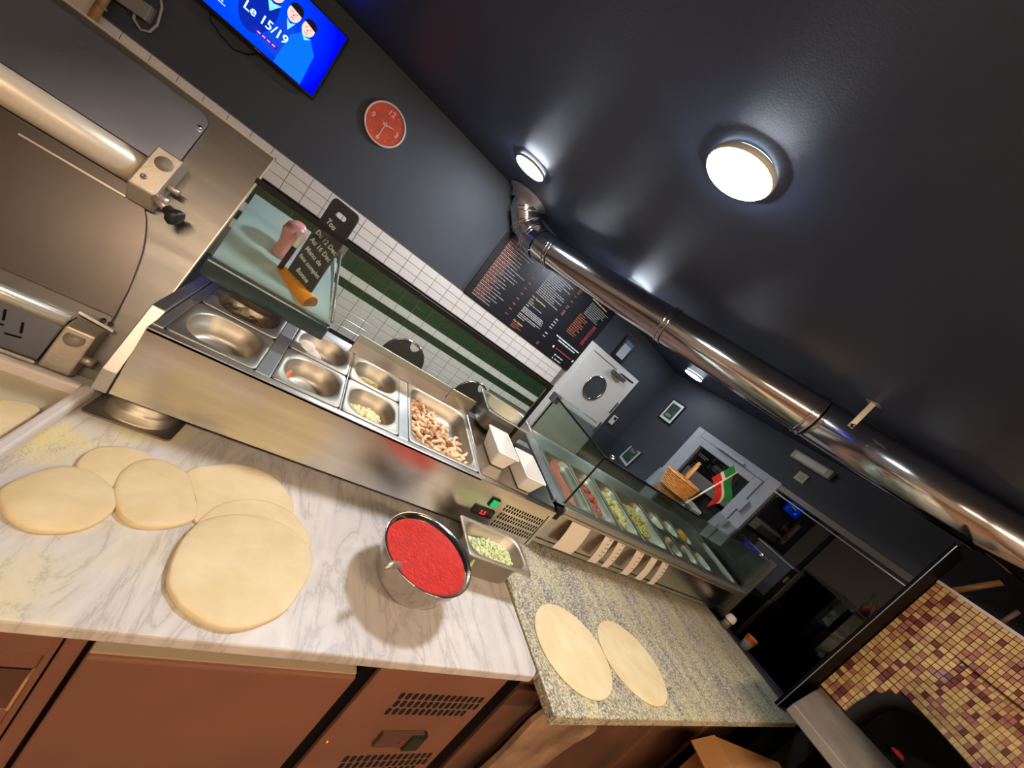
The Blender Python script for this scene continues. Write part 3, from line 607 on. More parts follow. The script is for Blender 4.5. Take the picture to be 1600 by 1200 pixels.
# sneeze guard: clear pane with dark edges, thick lip and hazy sloping shelf
mb = MB(); mb.box(-.235, .875, 1.2135, 1.2195, 1.306, 1.533); gg = part('guard_pane', mb, CLEAR, tu, label='clear glass pane with black edges')
mb = MB(); mb.box(-.235, .886, 1.211, 1.222, 1.533, 1.547); part('pane_top_edge', mb, BLACK, gg)
mb = MB(); mb.box(.875, .886, 1.211, 1.222, 1.235, 1.533); part('pane_side_edge', mb, BLACK, gg)
mb = MB(); mb.box(-.24, .092, 1.205, 1.232, 1.250, 1.302); part('glass_lip', mb, GGREEN, tu, bev=.006, label='dark green glass lip')
def shz(y): return 1.300 + (y - 1.22) * .385
mb = MB(); mb.prism([(-.236, 1.236, shz(1.236)), (.080, 1.236, shz(1.236)), (-.002, 1.62, shz(1.62)), (-.297, 1.62, shz(1.62))], (0, 0, -.006)); part('glass_shelf', mb, FROST, tu, bev=.001, label='hazy pale sloping glass shelf')
mb = MB(); mb.tube([(.090, 1.238, 1.31), (.045, 1.42, 1.39), (.004, 1.58, 1.47)], .005, 8); mb.box(-.006, .022, 1.56, 1.60, 1.445, 1.50); part('shelf_bracket', mb, mat('dull_clip', (150, 148, 140), .35, .6), tu)

def pan_mesh(w_, d_, h, rc, nm='pan'):
    hw, hd = w_ / 2, d_ / 2; mb = MB()
    mb.loops([rrect(hw, hd, .012, -.005), rrect(hw, hd, .012, -.001), rrect(hw - .002, hd - .002, .012, 0), rrect(hw - .013, hd - .013, rc, -.0005), rrect(hw - .016, hd - .016, rc, -.004),
              rrect(hw - .017, hd - .017, rc, -.022), rrect(hw - .021, hd - .021, rc, -.025), rrect(hw - .026, hd - .026, rc * .96, -h + .012), rrect(hw - .030, hd - .030, rc * .93, -h + .004), rrect(hw - .038, hd - .038, rc * .85, -h)], False, True)
    return mb.mesh(nm)
PANM = {}
def pan(x0, x1, y0, y1, zfun, slope, h, rc, label, group=None, name='gastronorm_pan', dz=.002):
    w_, d_ = x1 - x0, y1 - y0; key = (round(w_, 3), round(d_, 3), h, rc)
    if key not in PANM:
        PANM[key] = pan_mesh(w_, d_, h, rc); PANM[key].materials.append(PANST)
    o = bpy.data.objects.new(name, PANM[key]); C.objects.link(o)
    cy = (y0 + y1) / 2; o.location = ((x0 + x1) / 2, cy, zfun(cy) + dz); o.rotation_euler = (slope, 0, 0)
    return tag(o, label, 'pan', group)
G1 = 'steel pans in the topping unit'
pan(-.192, -.009, .970, 1.139, zp, R(7), .062, .060, 'empty steel pan at the front left end of the topping unit', G1)
pan(-.192, -.009, 1.146, 1.315, zp, R(7), .062, .060, 'steel pan with crumpled cling film, back left of the topping unit', G1)
pan(.0265, .203, .970, 1.139, zp, R(7), .062, .060, 'nearly empty steel pan with an orange scrap at its left', G1)
pan(.0265, .203, 1.146, 1.315, zp, R(7), .062, .060, 'steel pan holding two white eggs', G1)
pan(.208, .3865, .970, 1.139, zp, R(7), .062, .060, 'steel pan with crumbled white cheese, front row', G1)
pan(.208, .3865, 1.146, 1.315, zp, R(7), .062, .060, 'steel pan with a few pale olives in the back row', G1)
pan(.4215, .6995, .970, 1.315, zp, R(7), .062, .050, 'large steel pan full of sliced cooked chicken', G1)

# contents
def egg(c, a, label):
    mb = MB(); prof = []
    for i in range(13):
        t = math.pi * i / 12; prof.append((max(.0005, math.sin(t) * .0225 * (1 + .12 * math.cos(t))), -math.cos(t) * .030))
    mb.lathe(prof, c, 20, axis=a); return solo('egg', mb, mat('egg_shell', (240, 226, 214), .45), label, 'egg', 'eggs in the steel pan')
egg((.069, 1.256, 1.190), (1, .35, .15), 'large white egg at the left in the egg pan')
egg((.098, 1.262, 1.172), (1, -.5, .1), 'white egg half hidden behind the pan divider')
def blob_pile(mb, cx, cy, z0, wx, wy, n, s, hgt, xs=(1, 1, 1)):
    for _ in range(n):
        u, v = random.uniform(-1, 1), random.uniform(-1, 1)
        if u * u + v * v > 1.15: continue
        h = hgt * max(.1, 1 - .8 * (u * u + v * v)) * random.uniform(.4, 1)
        c = Vector((cx + u * wx, cy + v * wy, z0 + h)); k = s * random.uniform(.6, 1.3)
        M = Matrix.Rotation(random.uniform(0, 6.28), 3, 'Z') @ Matrix.Rotation(random.uniform(-.7, .7), 3, 'X') @ Matrix.Rotation(random.uniform(-.7, .7), 3, 'Y')
        vs = []
        for sx in (-1, 1):
            for sy in (-1, 1):
                for sz in (-1, 1): vs.append(c + M @ Vector((sx * k * xs[0] * random.uniform(.6, 1), sy * k * xs[1] * random.uniform(.6, 1), sz * k * xs[2] * random.uniform(.6, 1))))
        mb.add(vs, [(0, 1, 3, 2), (4, 6, 7, 5), (0, 4, 5, 1), (2, 3, 7, 6), (0, 2, 6, 4), (1, 5, 7, 3)], True)
mb = MB(); blob_pile(mb, .300, 1.085, 1.142, .060, .026, 260, .006, .024); solo('crumbled_cheese', mb, mat('cheese_cream', (240, 226, 176), .6), 'crumbled pale cheese in the front steel pan', 'cheese', stuff=True)
mb = MB(); mb.lathe([(.001, -.010), (.009, -.006), (.011, 0), (.009, .006), (.001, .010)], (0, 0, 0), 12); olm = mb.mesh('olive'); olm.materials.append(mat('pale_olive', (190, 166, 84), .35))
for i, (x, y) in enumerate(((.262, 1.262), (.278, 1.258), (.296, 1.262), (.318, 1.262), (.326, 1.248), (.305, 1.245), (.272, 1.242))):
    o = bpy.data.objects.new('olive', olm); C.objects.link(o); o.location = (x, y, zp(y) - .052 + .004 * (i % 2)); o.rotation_euler = (i, i * 2, 0)
    tag(o, 'pale olive at the bottom of the back row steel pan', 'olive', 'olives in the steel pan')
mb = MB(); mb.prism([(.050, 1.06, 1.147), (.050, 1.085, 1.165), (.054, 1.098, 1.176), (.060, 1.098, 1.165), (.062, 1.07, 1.145)], (.009, .003, .0), None, True)
solo('orange_scrap', mb, mat('salmon_orange', (232, 110, 46), .4), 'orange scrap of food at the left wall of a front steel pan', 'food', bev=.003)
# cling film
mb = MB(); n = 14
def film(i, j):
    x = -.168 + .115 * i / n; y = 1.175 + .112 * j / n
    return (x, y, 1.194 + .022 * noise.noise((x * 45, y * 30, 2.0)) + .012 * noise.noise((x * 120, y * 80, 5.0)))
mb.loops([[film(i, j) for i in range(n + 1)] for j in range(n + 1)], smooth=False, closed=False)
solo('cling_film', mb, glass_mat('cling_film', (226, 224, 216), .08, .22), 'crumpled sheet of clear cling film in the back left pan', 'film')
mb = MB(); blob_pile(mb, -.066, 1.265, 1.166, .018, .014, 26, .006, .02); solo('ham_scraps', mb, mat('ham_scrap', (206, 140, 112), .5), 'few pink scraps under the cling film', 'food', stuff=True)
# chicken strips: individual strips sharing six shapes
CHK = [mat('chicken_a', (232, 196, 156), .5, var=.18, scale=60), mat('chicken_b', (206, 156, 116), .5, var=.22, scale=50)]
shapes = []
for k in range(6):
    mb = MB(); L = .020 + .004 * (k % 3); bend = (.25, .6, 1.0, .4, .8, .1)[k]; path = []
    for i in range(6):
        a = (i / 5 - .5) * bend * 3; path.append((math.sin(a) * L / max(.3, bend) * .9, (1 - math.cos(a)) * L / max(.3, bend) * .9, .002 * math.sin(i * 2)))
    mb.tube(path, [.0035, .006, .0066, .0066, .0058, .003], 6); me = mb.mesh('chicken_strip'); me.materials.append(CHK[k % 2]); shapes.append(me)
def chick_inside(x, y):
    return .448 < x < .672 and .998 < y < 1.275 and (y < 1.275 - max(0, x - .50) * .95)
cnt = 0
while cnt < 210:
    x, y = random.uniform(.448, .675), random.uniform(.99, 1.28)
    if not chick_inside(x, y): continue
    o = bpy.data.objects.new('chicken_strip', random.choice(shapes)); C.objects.link(o)
    o.location = (x, y, zp(y) - .052 + random.random() ** .8 * (.046 - abs(x - .54) * .10)); o.rotation_euler = (random.uniform(-.5, .5), random.uniform(-.5, .5), random.uniform(0, 6.28))
    tag(o, 'cooked chicken strip in the large steel pan', 'chicken', 'sliced chicken in the large pan'); cnt += 1

# things standing on the right end of the topping unit
def hipan(cx, cy, zt, w_, d_, h, rz, label, rc=.045):
    me = pan_mesh(w_, d_, h, rc); me.materials.append(PANST); o = bpy.data.objects.new('deep_steel_pan', me); C.objects.link(o)
    o.location = (cx, cy, zt); o.rotation_euler = (R(6), 0, rz); return tag(o, label, 'pan')
hipan(.855, 1.300, 1.338, .27, .18, .10, R(-3), 'deep steel pan standing behind the white tubs')
def tub(cx, cy, rz, label, nm='white_tub'):
    mb = MB(); z0 = zp(cy) + .004
    def xf(x, y, z):
        c, s = math.cos(rz), math.sin(rz); return (cx + x * c - y * s, cy + x * s + y * c, z0 + z + (x * s + y * c) * T7)
    mb.loops([rrect(.034, .060, .010, 0), rrect(.050, .078, .010, .066), rrect(.053, .081, .010, .066), rrect(.053, .081, .010, .062)], True, False, False, xf)
    mb.loops([rrect(.050, .078, .010, .066), rrect(.033, .058, .010, .004)], False, True, False, xf)
    return solo(nm, mb, WHITEP, label, 'tub'), xf
tub(.800, 1.112, R(3), 'empty white plastic tub beside the chicken pan')
o, xf = tub(.917, 1.045, R(3), 'white plastic tub with minced crumbs at the end of the topping unit')
mb = MB(); blob_pile(mb, .915, 1.06, zp(1.06) + .012, .022, .04, 60, .006, .02); solo('minced_crumbs', mb, mat('mince_brown', (186, 120, 86), .6), 'brown crumbs in the white tub', 'food', stuff=True)

# slate board on an orange log, with pen and pink ornament, standing on the hazy shelf
sl = thing('slate_board', (-.05, 1.28, 1.33), 'black slate paddle with chalk writing stuck in an orange log', 'sign')
SA = Vector((-.086, 1.335, 1.332)); SB = Vector((-.002, 1.262, 1.318)); su = (SB - SA); sw_ = Vector((su.x, su.y, 0)).length; su = Vector((su.x, su.y, 0)).normalized(); sn = su.cross(Vector((0, 0, 1)))
def sxf(x, z, d): return Vector((-.086, 1.335, 0)) + su * x + Vector((0, 0, z)) + sn * d
z0, z1 = 1.325, 1.622
def arc(cx, cz, r, a0, a1, n=5): return [(cx + r * math.cos(R(a0 + (a1 - a0) * i / n)), cz + r * math.sin(R(a0 + (a1 - a0) * i / n))) for i in range(n + 1)]
out = [(0, z0), (sw_, z0)] + arc(sw_ - .016, z1 - .016, .016, 0, 90) + arc(.016, z1 - .016, .016, 90, 180)
hw_ = sw_ / 2; hz = z1 - .036
hole = arc(hw_ + .014, hz, .008, -90, 90) + arc(hw_ - .014, hz, .008, 90, 270)
# outline and hole bridged into one plate
bmh = bmesh.new()
def ring_edges(P, d):
    vs = [bmh.verts.new(sxf(x, z, d)) for x, z in P]; return vs, [bmh.edges.new((vs[i], vs[(i + 1) % len(vs)])) for i in range(len(vs))]
ov, oe = ring_edges(out, 0); hv, he = ring_edges(hole, 0)
g = bmesh.ops.triangle_fill(bmh, use_beauty=True, edges=oe + he)
ex = bmesh.ops.extrude_face_region(bmh, geom=[f for f in bmh.faces])
bmesh.ops.translate(bmh, verts=[e for e in ex['geom'] if isinstance(e, bmesh.types.BMVert)], vec=sn * -.005)
bmesh.ops.recalc_face_normals(bmh, faces=bmh.faces)
me = bpy.data.meshes.new('slate'); bmh.to_mesh(me); bmh.free(); link('slate', me, SLATE, sl)
for s_, sz, x, z in (('Tou', .024, .022, 1.546), ('Du 12 Dec', .0225, .012, 1.500), ('Au 16 Dec', .0225, .010, 1.472), ('Menu de', .022, .012, 1.441), ('fete complet', .0195, .008, 1.412), ('Bonne', .022, .026, 1.372)):
    part('chalk_text', text_mb(s_, sz, sxf(x, z, .0008), su + Vector((0, 0, -.16)), Vector((0, 0, 1)), shear=.3, wgt=.026), CHALK, sl)
ax = Vector((su.x, su.y, -.06)).normalized(); lc = sxf(sw_ / 2, 0, -.002); lc.z = 1.328
mb = MB(); mb.tube([lc - ax * .075, lc - ax * .074, lc + ax * .074, lc + ax * .075], [.024, .025, .025, .024], 24); lg = part('log_base', mb, ORANGE, sl, label='orange painted log')
mb = MB(); mb.lathe([(.0235, 0), (.001, .0006)], lc + ax * .0752, 24, axis=ax); part('cut_face', mb, CUTW, lg)
pen = thing('chalk_pen', (-.10, 1.31, 1.35), 'black and white chalk pen leaning on the slate board', 'pen')
pa = Vector((-.104, 1.322, 1.350)); pb = pa + Vector((.004, .012, .125)); 
mb = MB(); mb.tube([pa, pa.lerp(pb, .62)], .0075, 12); part('barrel', mb, BLACK, pen)
mb = MB(); mb.tube([pa.lerp(pb, .62), pa.lerp(pb, .66), pb], [.0078, .0085, .0085], 12); part('cap', mb, WHITEP, pen)
pg = thing('pink_ornament', (-.125, 1.40, 1.36), 'glossy pink ceramic ornament behind the chalk pen', 'ornament')
mb = MB(); mb.lathe([(.001, 0), (.026, .002), (.030, .02), (.026, .045), (.030, .07), (.036, .09), (.030, .115), (.012, .13), (.001, .132)], (-.125, 1.40, 1.36), 24); part('body', mb, PINK, pg)
mb = MB(); mb.lathe([(.001, -.012), (.012, -.006), (.012, .008), (.001, .014)], (-.112, 1.372, 1.455), 14, axis=(.3, -1, .2)); part('snout', mb, PINK, pg)

# upturned steel pan under the topping unit
me = pan_mesh(.163, .16, .045, .055); me.materials.append(PANST); o = bpy.data.objects.new('upturned_pan', me); C.objects.link(o)
o.location = (-.152, 1.012, .951); o.rotation_euler = (math.pi, 0, R(-2)); tag(o, 'small steel pan lying upside down under the topping unit', 'pan')

# ------------------------------------------------------------------ display unit (right), glass case
Z2 = 1.190
def z2(y): return Z2 + (y - 1.03) * T7
du = thing('display_unit', (2.1, 1.3, .95), 'long refrigerated topping display with a glass case on the granite', 'display unit')
mb = MB(); mb.box(1.125, 3.06, 1.030, 1.040, .985, 1.15); part('front_panel', mb, STEEL, du, bev=.002)
mb = MB(); mb.box(1.125, 3.06, 1.024, 1.036, .980, 1.003); part('drip_edge', mb, STEEL, du, bev=.002)
mb = MB(); mb.box(1.19, 3.06, 1.004, 1.030, 1.150, 1.1885); part('front_rail', mb, ALU, du, bev=.004)
mb = MB(); mb.box(1.19, 3.06, 1.0025, 1.0045, 1.1655, 1.1685); part('rail_groove', mb, DARKST, du)
mb = MB(); mb.box(1.150, 1.19, 1.008, 1.036, 1.120, 1.178); part('rail_cap', mb, BLACK, du, bev=.008)
mb = MB(); mb.box(1.125, 3.06, 1.56, 1.575, .985, 1.255); part('rear_panel', mb, STEELV, du)
mb = MB(); mb.prism([(1.125, 1.04, .985), (1.125, 1.56, .985), (1.125, 1.56, z2(1.56)), (1.125, 1.04, z2(1.04))], (.012, 0, 0)); part('end_panel', mb, STEELV, du)
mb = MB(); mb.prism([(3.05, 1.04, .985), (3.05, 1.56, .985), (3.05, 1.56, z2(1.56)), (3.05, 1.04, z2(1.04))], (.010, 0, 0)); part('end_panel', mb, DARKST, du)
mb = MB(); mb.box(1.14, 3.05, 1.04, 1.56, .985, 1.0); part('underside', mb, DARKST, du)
def deck2(x0, x1, y0, y1, h=.005, dz=0):
    mb = MB(); mb.prism([(x0, y0, z2(y0) - h + dz), (x0, y1, z2(y1) - h + dz), (x0, y1, z2(y1) + dz), (x0, y0, z2(y0) + dz)], (x1 - x0, 0, 0)); return mb
part('front_ledge', deck2(1.14, 3.05, 1.031, 1.045), STEELV, du)
part('rear_ledge', deck2(1.14, 3.05, 1.415, 1.56), STEELV, du)
for x0, x1 in ((1.138, 1.203), (1.418, 1.428), (1.612, 1.630), (1.816, 1.832), (2.108, 2.126), (2.300, 2.312), (2.486, 2.498), (2.672, 2.86), (3.035, 3.05)):
    part('divider_bar', deck2(x0, x1, 1.045, 1.415, .006, .001), STEELV, du, bev=.001)
for x in (1.25, 2.95):
    for y in (1.1, 1.5):
        mb = MB(); mb.lathe([(.016, .952), (.018, .956), (.014, .962), (.013, .985)], (x, y, 0), 14, cap0=True); part('foot', mb, STEELV, du)
# glass case
GX0, GX1 = 1.178, 3.045; GT = 1.452
mb = MB(); mb.box(GX0, GX1, 1.030, 1.036, 1.197, GT); part('front_glass', mb, DUSTY, du)
mb = MB(); mb.prism([(GX0, 1.036, 1.215), (GX0, 1.53, 1.262), (GX0, 1.53, GT + .026), (GX0, 1.036, GT)], (.006, 0, 0)); part('side_glass', mb, DUSTY, du)
mb = MB(); mb.prism([(GX1 - .006, 1.036, 1.215), (GX1 - .006, 1.53, 1.262), (GX1 - .006, 1.53, GT + .026), (GX1 - .006, 1.036, GT)], (.006, 0, 0)); part('side_glass', mb, DUSTY, du)
mb = MB(); mb.prism([(GX0, 1.03, GT), (GX0, 1.60, GT + .03), (GX0, 1.60, GT + .036), (GX0, 1.03, GT + .006)], (GX1 - GX0, 0, 0)); part('top_glass', mb, CLEAR, du)
mb = MB(); mb.box(GX0, GX1, 1.545, 1.552, 1.262, GT + .022); part('rear_glass', mb, DUSTY, du)
mb = MB(); mb.box(GX0, 2.03, 1.027, 1.033, GT - .002, GT + .008); part('glass_edge', mb, BLACK, du)
mb = MB(); mb.prism([(GX0 - .002, 1.03, GT), (GX0 - .002, 1.53, GT + .026), (GX0 - .002, 1.53, GT + .034), (GX0 - .002, 1.03, GT + .008)], (.009, 0, 0)); part('glass_edge', mb, BLACK, du)
mb = MB(); mb.box(GX0 - .002, GX0 + .004, 1.027, 1.032, 1.197, GT); part('glass_edge', mb, BLACK, du)
mb = MB(); mb.prism([(GX0 - .002, 1.53, 1.262), (GX0 - .002, 1.535, 1.262), (GX0 - .002, 1.535, GT + .026), (GX0 - .002, 1.53, GT + .026)], (.008, 0, 0)); part('glass_edge', mb, GEDGE, du)
for x in (1.25, 2.95):
    for y in (1.06,):
        mb = MB(); mb.lathe([(.012, 0), (.012, .012), (.006, .016)], (x, y, GT + .008), 14); part('glass_clip', mb, CHROME, du)
mb = MB(); mb.box(1.165, 1.21, 1.525, 1.565, GT - .005, GT + .045); part('corner_bracket', mb, mat('bracket_grey', (104, 106, 108), .4, .5), du, bev=.003)
G2 = 'steel pans in the glass display'
def p2(x0, x1, y0, y1, lab, h=.062, rc=.05): return pan(x0, x1, y0, y1, z2, R(7), h, rc, lab, G2, dz=.003)
p2(1.2035, 1.4175, 1.046, 1.412, 'long steel pan with folded ham at the left end of the glass display')
p2(1.4285, 1.6115, 1.046, 1.412, 'long steel pan with red lardons, second in the glass display')
p2(1.6305, 1.8155, 1.046, 1.412, 'long steel pan with cream cheese chunks, third in the glass display')
p2(1.8325, 2.1075, 1.046, 1.412, 'wide steel pan with shredded yellow cheese in the glass display')
p2(2.1265, 2.2995, 1.046, 1.228, 'first small empty front pan right of the shredded cheese', rc=.055)
p2(2.1265, 2.2995, 1.232, 1.412, 'small empty back pan right of the shredded cheese', rc=.055)
p2(2.3125, 2.4855, 1.046, 1.228, 'small front pan with a few olive green scraps', rc=.055)
p2(2.3125, 2.4855, 1.232, 1.412, 'small empty back pan left of the sweetcorn', rc=.055)
p2(2.4985, 2.6715, 1.046, 1.228, 'small empty front pan in front of the sweetcorn', rc=.055)
p2(2.4985, 2.6715, 1.232, 1.412, 'small back pan heaped with yellow sweetcorn in the glass display', rc=.055)
p2(2.8605, 3.0345, 1.046, 1.412, 'long empty steel pan at the dark right end of the display')
HAM = mat('ham_pink', (206, 112, 98), .45, var=.18, scale=25)
def slab(pts, label, th=.004):
    n = len(pts); mb = MB(); P = smooth_poly(pts, 3); mb.prism([tuple(p) for p in P], (0, 0, th), None, False); return solo('ham_slice', mb, HAM, label, 'ham', 'ham slices', bev=.001)
slab([(1.235, 1.30, 1.195), (1.29, 1.365, 1.222), (1.34, 1.345, 1.212), (1.29, 1.26, 1.19)], 'folded pink ham slice at the back of the ham pan')
slab([(1.232, 1.075, 1.170), (1.232, 1.24, 1.195), (1.26, 1.27, 1.205), (1.30, 1.17, 1.190), (1.29, 1.08, 1.172)], 'long pink ham slice along the left side of the ham pan')
slab([(1.25, 1.085, 1.148), (1.25, 1.36, 1.182), (1.375, 1.36, 1.182), (1.375, 1.085, 1.148)], 'flat dark pink ham layer at the bottom of the ham pan')
def pile2(nm, cx, cy, wx, wy, n, s, h, m, label, cat, xs=(1, 1, 1)):
    mb = MB(); blob_pile(mb, cx, cy, z2(cy) - .036, wx, wy, n, s, h, xs); return solo(nm, mb, m, label, cat, stuff=True)
pile2('red_lardons', 1.495, 1.235, .036, .140, 200, .010, .036, mat('lardon_red', (206, 84, 66), .45, var=.3, scale=40), 'red lardons heaped along the second pan of the display', 'food')
pile2('cheese_chunks', 1.712, 1.245, .044, .135, 150, .014, .046, mat('chunk_cream', (232, 208, 140), .5), 'cream cheese chunks heaped in the third pan', 'cheese')
pile2('shredded_cheese', 1.950, 1.25, .055, .130, 520, .006, .050, mat('shred_yellow', (222, 204, 120), .5), 'yellow shredded cheese heaped in the wide pan', 'cheese', (2.2, .6, .6))
pile2('sweetcorn', 2.585, 1.318, .052, .052, 420, .0065, .046, mat('corn_yellow', (236, 176, 20), .4), 'yellow sweetcorn kernels in a small pan', 'food')
pile2('green_salad', 2.40, 1.13, .05, .05, 160, .007, .02, mat('olive_green', (132, 132, 60), .5), 'olive green scraps in a small front pan', 'food')
# order tickets under the rail
TK = [(1.345, .130, 'wide blank ticket at the left of the row under the display rail'), (1.555, .072, 'ticket with black handwriting, second in the row under the rail'), (1.655, .062, 'ticket with a red heading, third in the row under the rail'), (1.822, .075, 'ticket with red printed lines, fourth in the row under the rail'), (1.957, .062, 'blank pinkish ticket, fifth in the row under the rail'), (2.072, .070, 'ticket with handwriting at the right end of the row under the rail')]
INK = mat('ticket_ink', (90, 84, 84), .8); INKR = mat('ticket_red', (206, 92, 84), .8)
for i, (x, wd, lab) in enumerate(TK):
    mb = MB(); n = 7; L = []
    for j in range(n):
        t = j / (n - 1); z = 1.150 - t * .148; y = 1.020 - .016 * math.sin(t * 2.2) - .006 * t; off = -.012 * t
        L.append([(x - wd / 2 + off, y - (.008 * t if i in (1, 2, 3, 5) else 0), z), (x + off, y, z), (x + wd / 2 + off, y + .001, z)])
    mb.loops(L, smooth=True, closed=False)
    o = solo('order_ticket', mb, PAPER, lab, 'ticket', 'tickets under the display rail')
    if i in (1, 2, 3, 5):
        m2 = MB(); rows = 5
        for k in range(rows):
            zz = 1.135 - k * .021; t = (1.150 - zz) / .148; y = 1.020 - .016 * math.sin(t * 2.2) - .006 * t - .0025 - .0035 * t; wq = wd * random.uniform(.25, .5)
            m2.add([(x - .012 * t, y, zz), (x - .012 * t + wq * .8, y + .0012, zz), (x - .012 * t + wq * .8, y + .0012, zz + .004), (x - .012 * t, y, zz + .004)], [(0, 1, 2, 3)])
        part('ticket_print', m2, INKR if i == 3 else INK, o)
        if i == 2: part('ticket_heading', MB().add([(x - .02, 1.0165, 1.143), (x + .02, 1.0175, 1.143), (x + .02, 1.0175, 1.149), (x - .02, 1.0165, 1.149)], [(0, 1, 2, 3)]), INKR, o)

# basket, flag and grey block on top of the glass case
def gz(y): return GT + .0065 + (y - 1.03) * (.03 / .57)
bk = thing('wicker_basket', (1.905, 1.17, gz(1.17)), 'small wicker basket with a hoop handle on the glass case', 'basket')
bc = Vector((1.915, 1.175, gz(1.2) + .001))
def oval(a, b, z, n=36, rot=R(-8)): return [bc + Vector((a * math.cos(2 * math.pi * i / n) * math.cos(rot) - b * math.sin(2 * math.pi * i / n) * math.sin(rot), a * math.cos(2 * math.pi * i / n) * math.sin(rot) + b * math.sin(2 * math.pi * i / n) * math.cos(rot), z)) for i in range(n)]
mb = MB(); mb.loops([oval(.085, .055, 0), oval(.088, .057, .004), oval(.108, .072, .085), oval(.104, .069, .085), oval(.084, .054, .008)], True, True); part('basket_shell', mb, mat('wicker_dark', (150, 100, 50), .6), bk)
mb = MB()
for r_ in range(9):
    t = (r_ + .5) / 9.5; z = .004 + t * .08; a, b = .088 + .021 * t, .057 + .016 * t; n = 48; L = []
    path = [bc + Vector(p) - bc + Vector((0, 0, 0)) for p in oval(a, b, z, n)]
    path = [p + (p - Vector((bc.x, bc.y, p.z))).normalized() * (.0042 if (k // 2 + r_) % 2 else -.0008) for k, p in enumerate(path)]
    mb.tube(path + [path[0]], .0038, 6, False)
part('woven_strands', mb, WICKER, bk, stuff=True)
mb = MB(); pth = oval(.110, .074, .088, 40); mb.tube(pth + [pth[0]], .0075, 8, False); part('rim', mb, WICKER, bk)
mb = MB(); hp = []
for i in range(17):
    a = math.pi * i / 16; hp.append(bc + Vector((.82, .57, 0)) * (-.072 * math.cos(a)) + Vector((.01, 0, .088 + .115 * math.sin(a) ** .8)))
mb.tube(hp, .0085, 8); part('handle', mb, WICKER, bk)
fl = thing('paper_flag', (1.94, 1.12, gz(1.12)), 'small green, white and red paper flag on a white stick', 'flag')
f0 = Vector((1.955, 1.10, gz(1.10) + .006)); f1 = Vector((2.235, 1.165, 1.765)); fd = (f1 - f0).normalized()
mb = MB(); mb.tube([f0, f1], .0042, 8); part('stick', mb, mat('stick_cream', (226, 214, 196), .5), fl)
# cloth hangs from the upper part of the stick
def fq(u, v):
    p = f1.lerp(f0, .02 + u * .44); hang = Vector((.55, -.05, -.62)).normalized(); q = Vector((.16, .25, -.05))
    return p + hang * (v * .185) * (1 - .12 * u) + Vector((0, 1, 0)) * (.014 * math.sin(v * 5 + u * 3))
def fback(u, v):
    p = f1.lerp(f0, .02 + u * .44); hang = Vector((-.62, .12, .30)).normalized()
    return p + hang * (v * .06)
for nm, u0, u1, m in (('flag_green', 0, .48, mat('flag_green', (36, 132, 66), .6)), ('flag_white', .48, .62, mat('flag_white', (226, 220, 210), .6)), ('flag_red', .62, 1.0, mat('flag_red', (206, 42, 36), .6))):
    mb = MB(); mb.loops([[fq(u0 + (u1 - u0) * i / 5, j / 8) for i in range(6)] for j in range(9)], closed=False); mb.loops([[fback(u0 + (u1 - u0) * i / 5, j / 4) for i in range(6)] for j in range(5)], closed=False); part(nm, mb, m, fl)
mb = MB(); mb.prism([(2.00, 1.075, gz(1.075)), (2.09, 1.075, gz(1.075)), (2.15, 1.18, gz(1.18)), (2.06, 1.18, gz(1.18))], (0, 0, .012)); solo('grey_block', mb, mat('block_bluegrey', (150, 164, 166), .5), 'pale grey-blue block lying on the glass case beside the basket', 'pad', bev=.002)

# ------------------------------------------------------------------ sauce bowl, shredded courgette pan
bo = thing('sauce_bowl', (.545, .705, .95), 'round steel bowl full of tomato sauce on the marble', 'bowl')
bcx, bcy = .545, .705
mb = MB(); mb.lathe([(.001, .951), (.062, .951), (.085, .962), (.108, .99), (.122, 1.03), (.127, 1.062), (.132, 1.066), (.133, 1.063), (.130, 1.060), (.124, 1.061), (.119, 1.03), (.104, .992), (.082, .966), (.06, .956), (.001, .955)], (bcx, bcy, 0), 64); part('bowl_shell', mb, mat('bowl_steel', (206, 202, 196), .14, 1.0, rvar=.05, scale=4), bo)
mb = MB(); L = []; n = 72
for r_ in [.1225, .118, .11, .1, .088, .075, .06, .045, .03, .015, .002]:
    L.append([(bcx + r_ * math.cos(2 * math.pi * j / n), bcy + r_ * math.sin(2 * math.pi * j / n), 1.049 + (.0035 * noise.noise((r_ * math.cos(2 * math.pi * j / n) * 60, r_ * math.sin(2 * math.pi * j / n) * 60, 0)) if r_ < .12 else .001)) for j in range(n)])
mb.loops(L, False, True); solo('tomato_sauce', mb, RED, 'red tomato sauce filling the round steel bowl', 'sauce')
mb = MB(); mb.tube([(.455, .645, 1.054), (.425, .628, 1.068), (.405, .612, 1.070)], [.009, .0075, .006], 8); solo('ladle_tip', mb, PANST, 'tip of a steel spoon resting on the bowl rim', 'spoon')
me = pan_mesh(.262, .168, .10, .05); me.materials.append(PANST); o = bpy.data.objects.new('courgette_pan', me); C.objects.link(o)
o.location = (.835, .83, 1.052); o.rotation_euler = (0, 0, R(-3)); tag(o, 'steel pan of shredded pale green vegetable beside the sauce bowl', 'pan')
mb = MB(); blob_pile(mb, .835, .825, 1.015, .085, .045, 900, .0052, .036, (2.0, .7, .7)); mb.box(.75, .92, .775, .875, .99, 1.018); solo('shredded_greens', mb, mat('shred_green', (196, 206, 140), .55, rgb2=(222, 224, 178), scale=30), 'shredded pale green vegetable in the steel pan by the sauce', 'food', stuff=True)

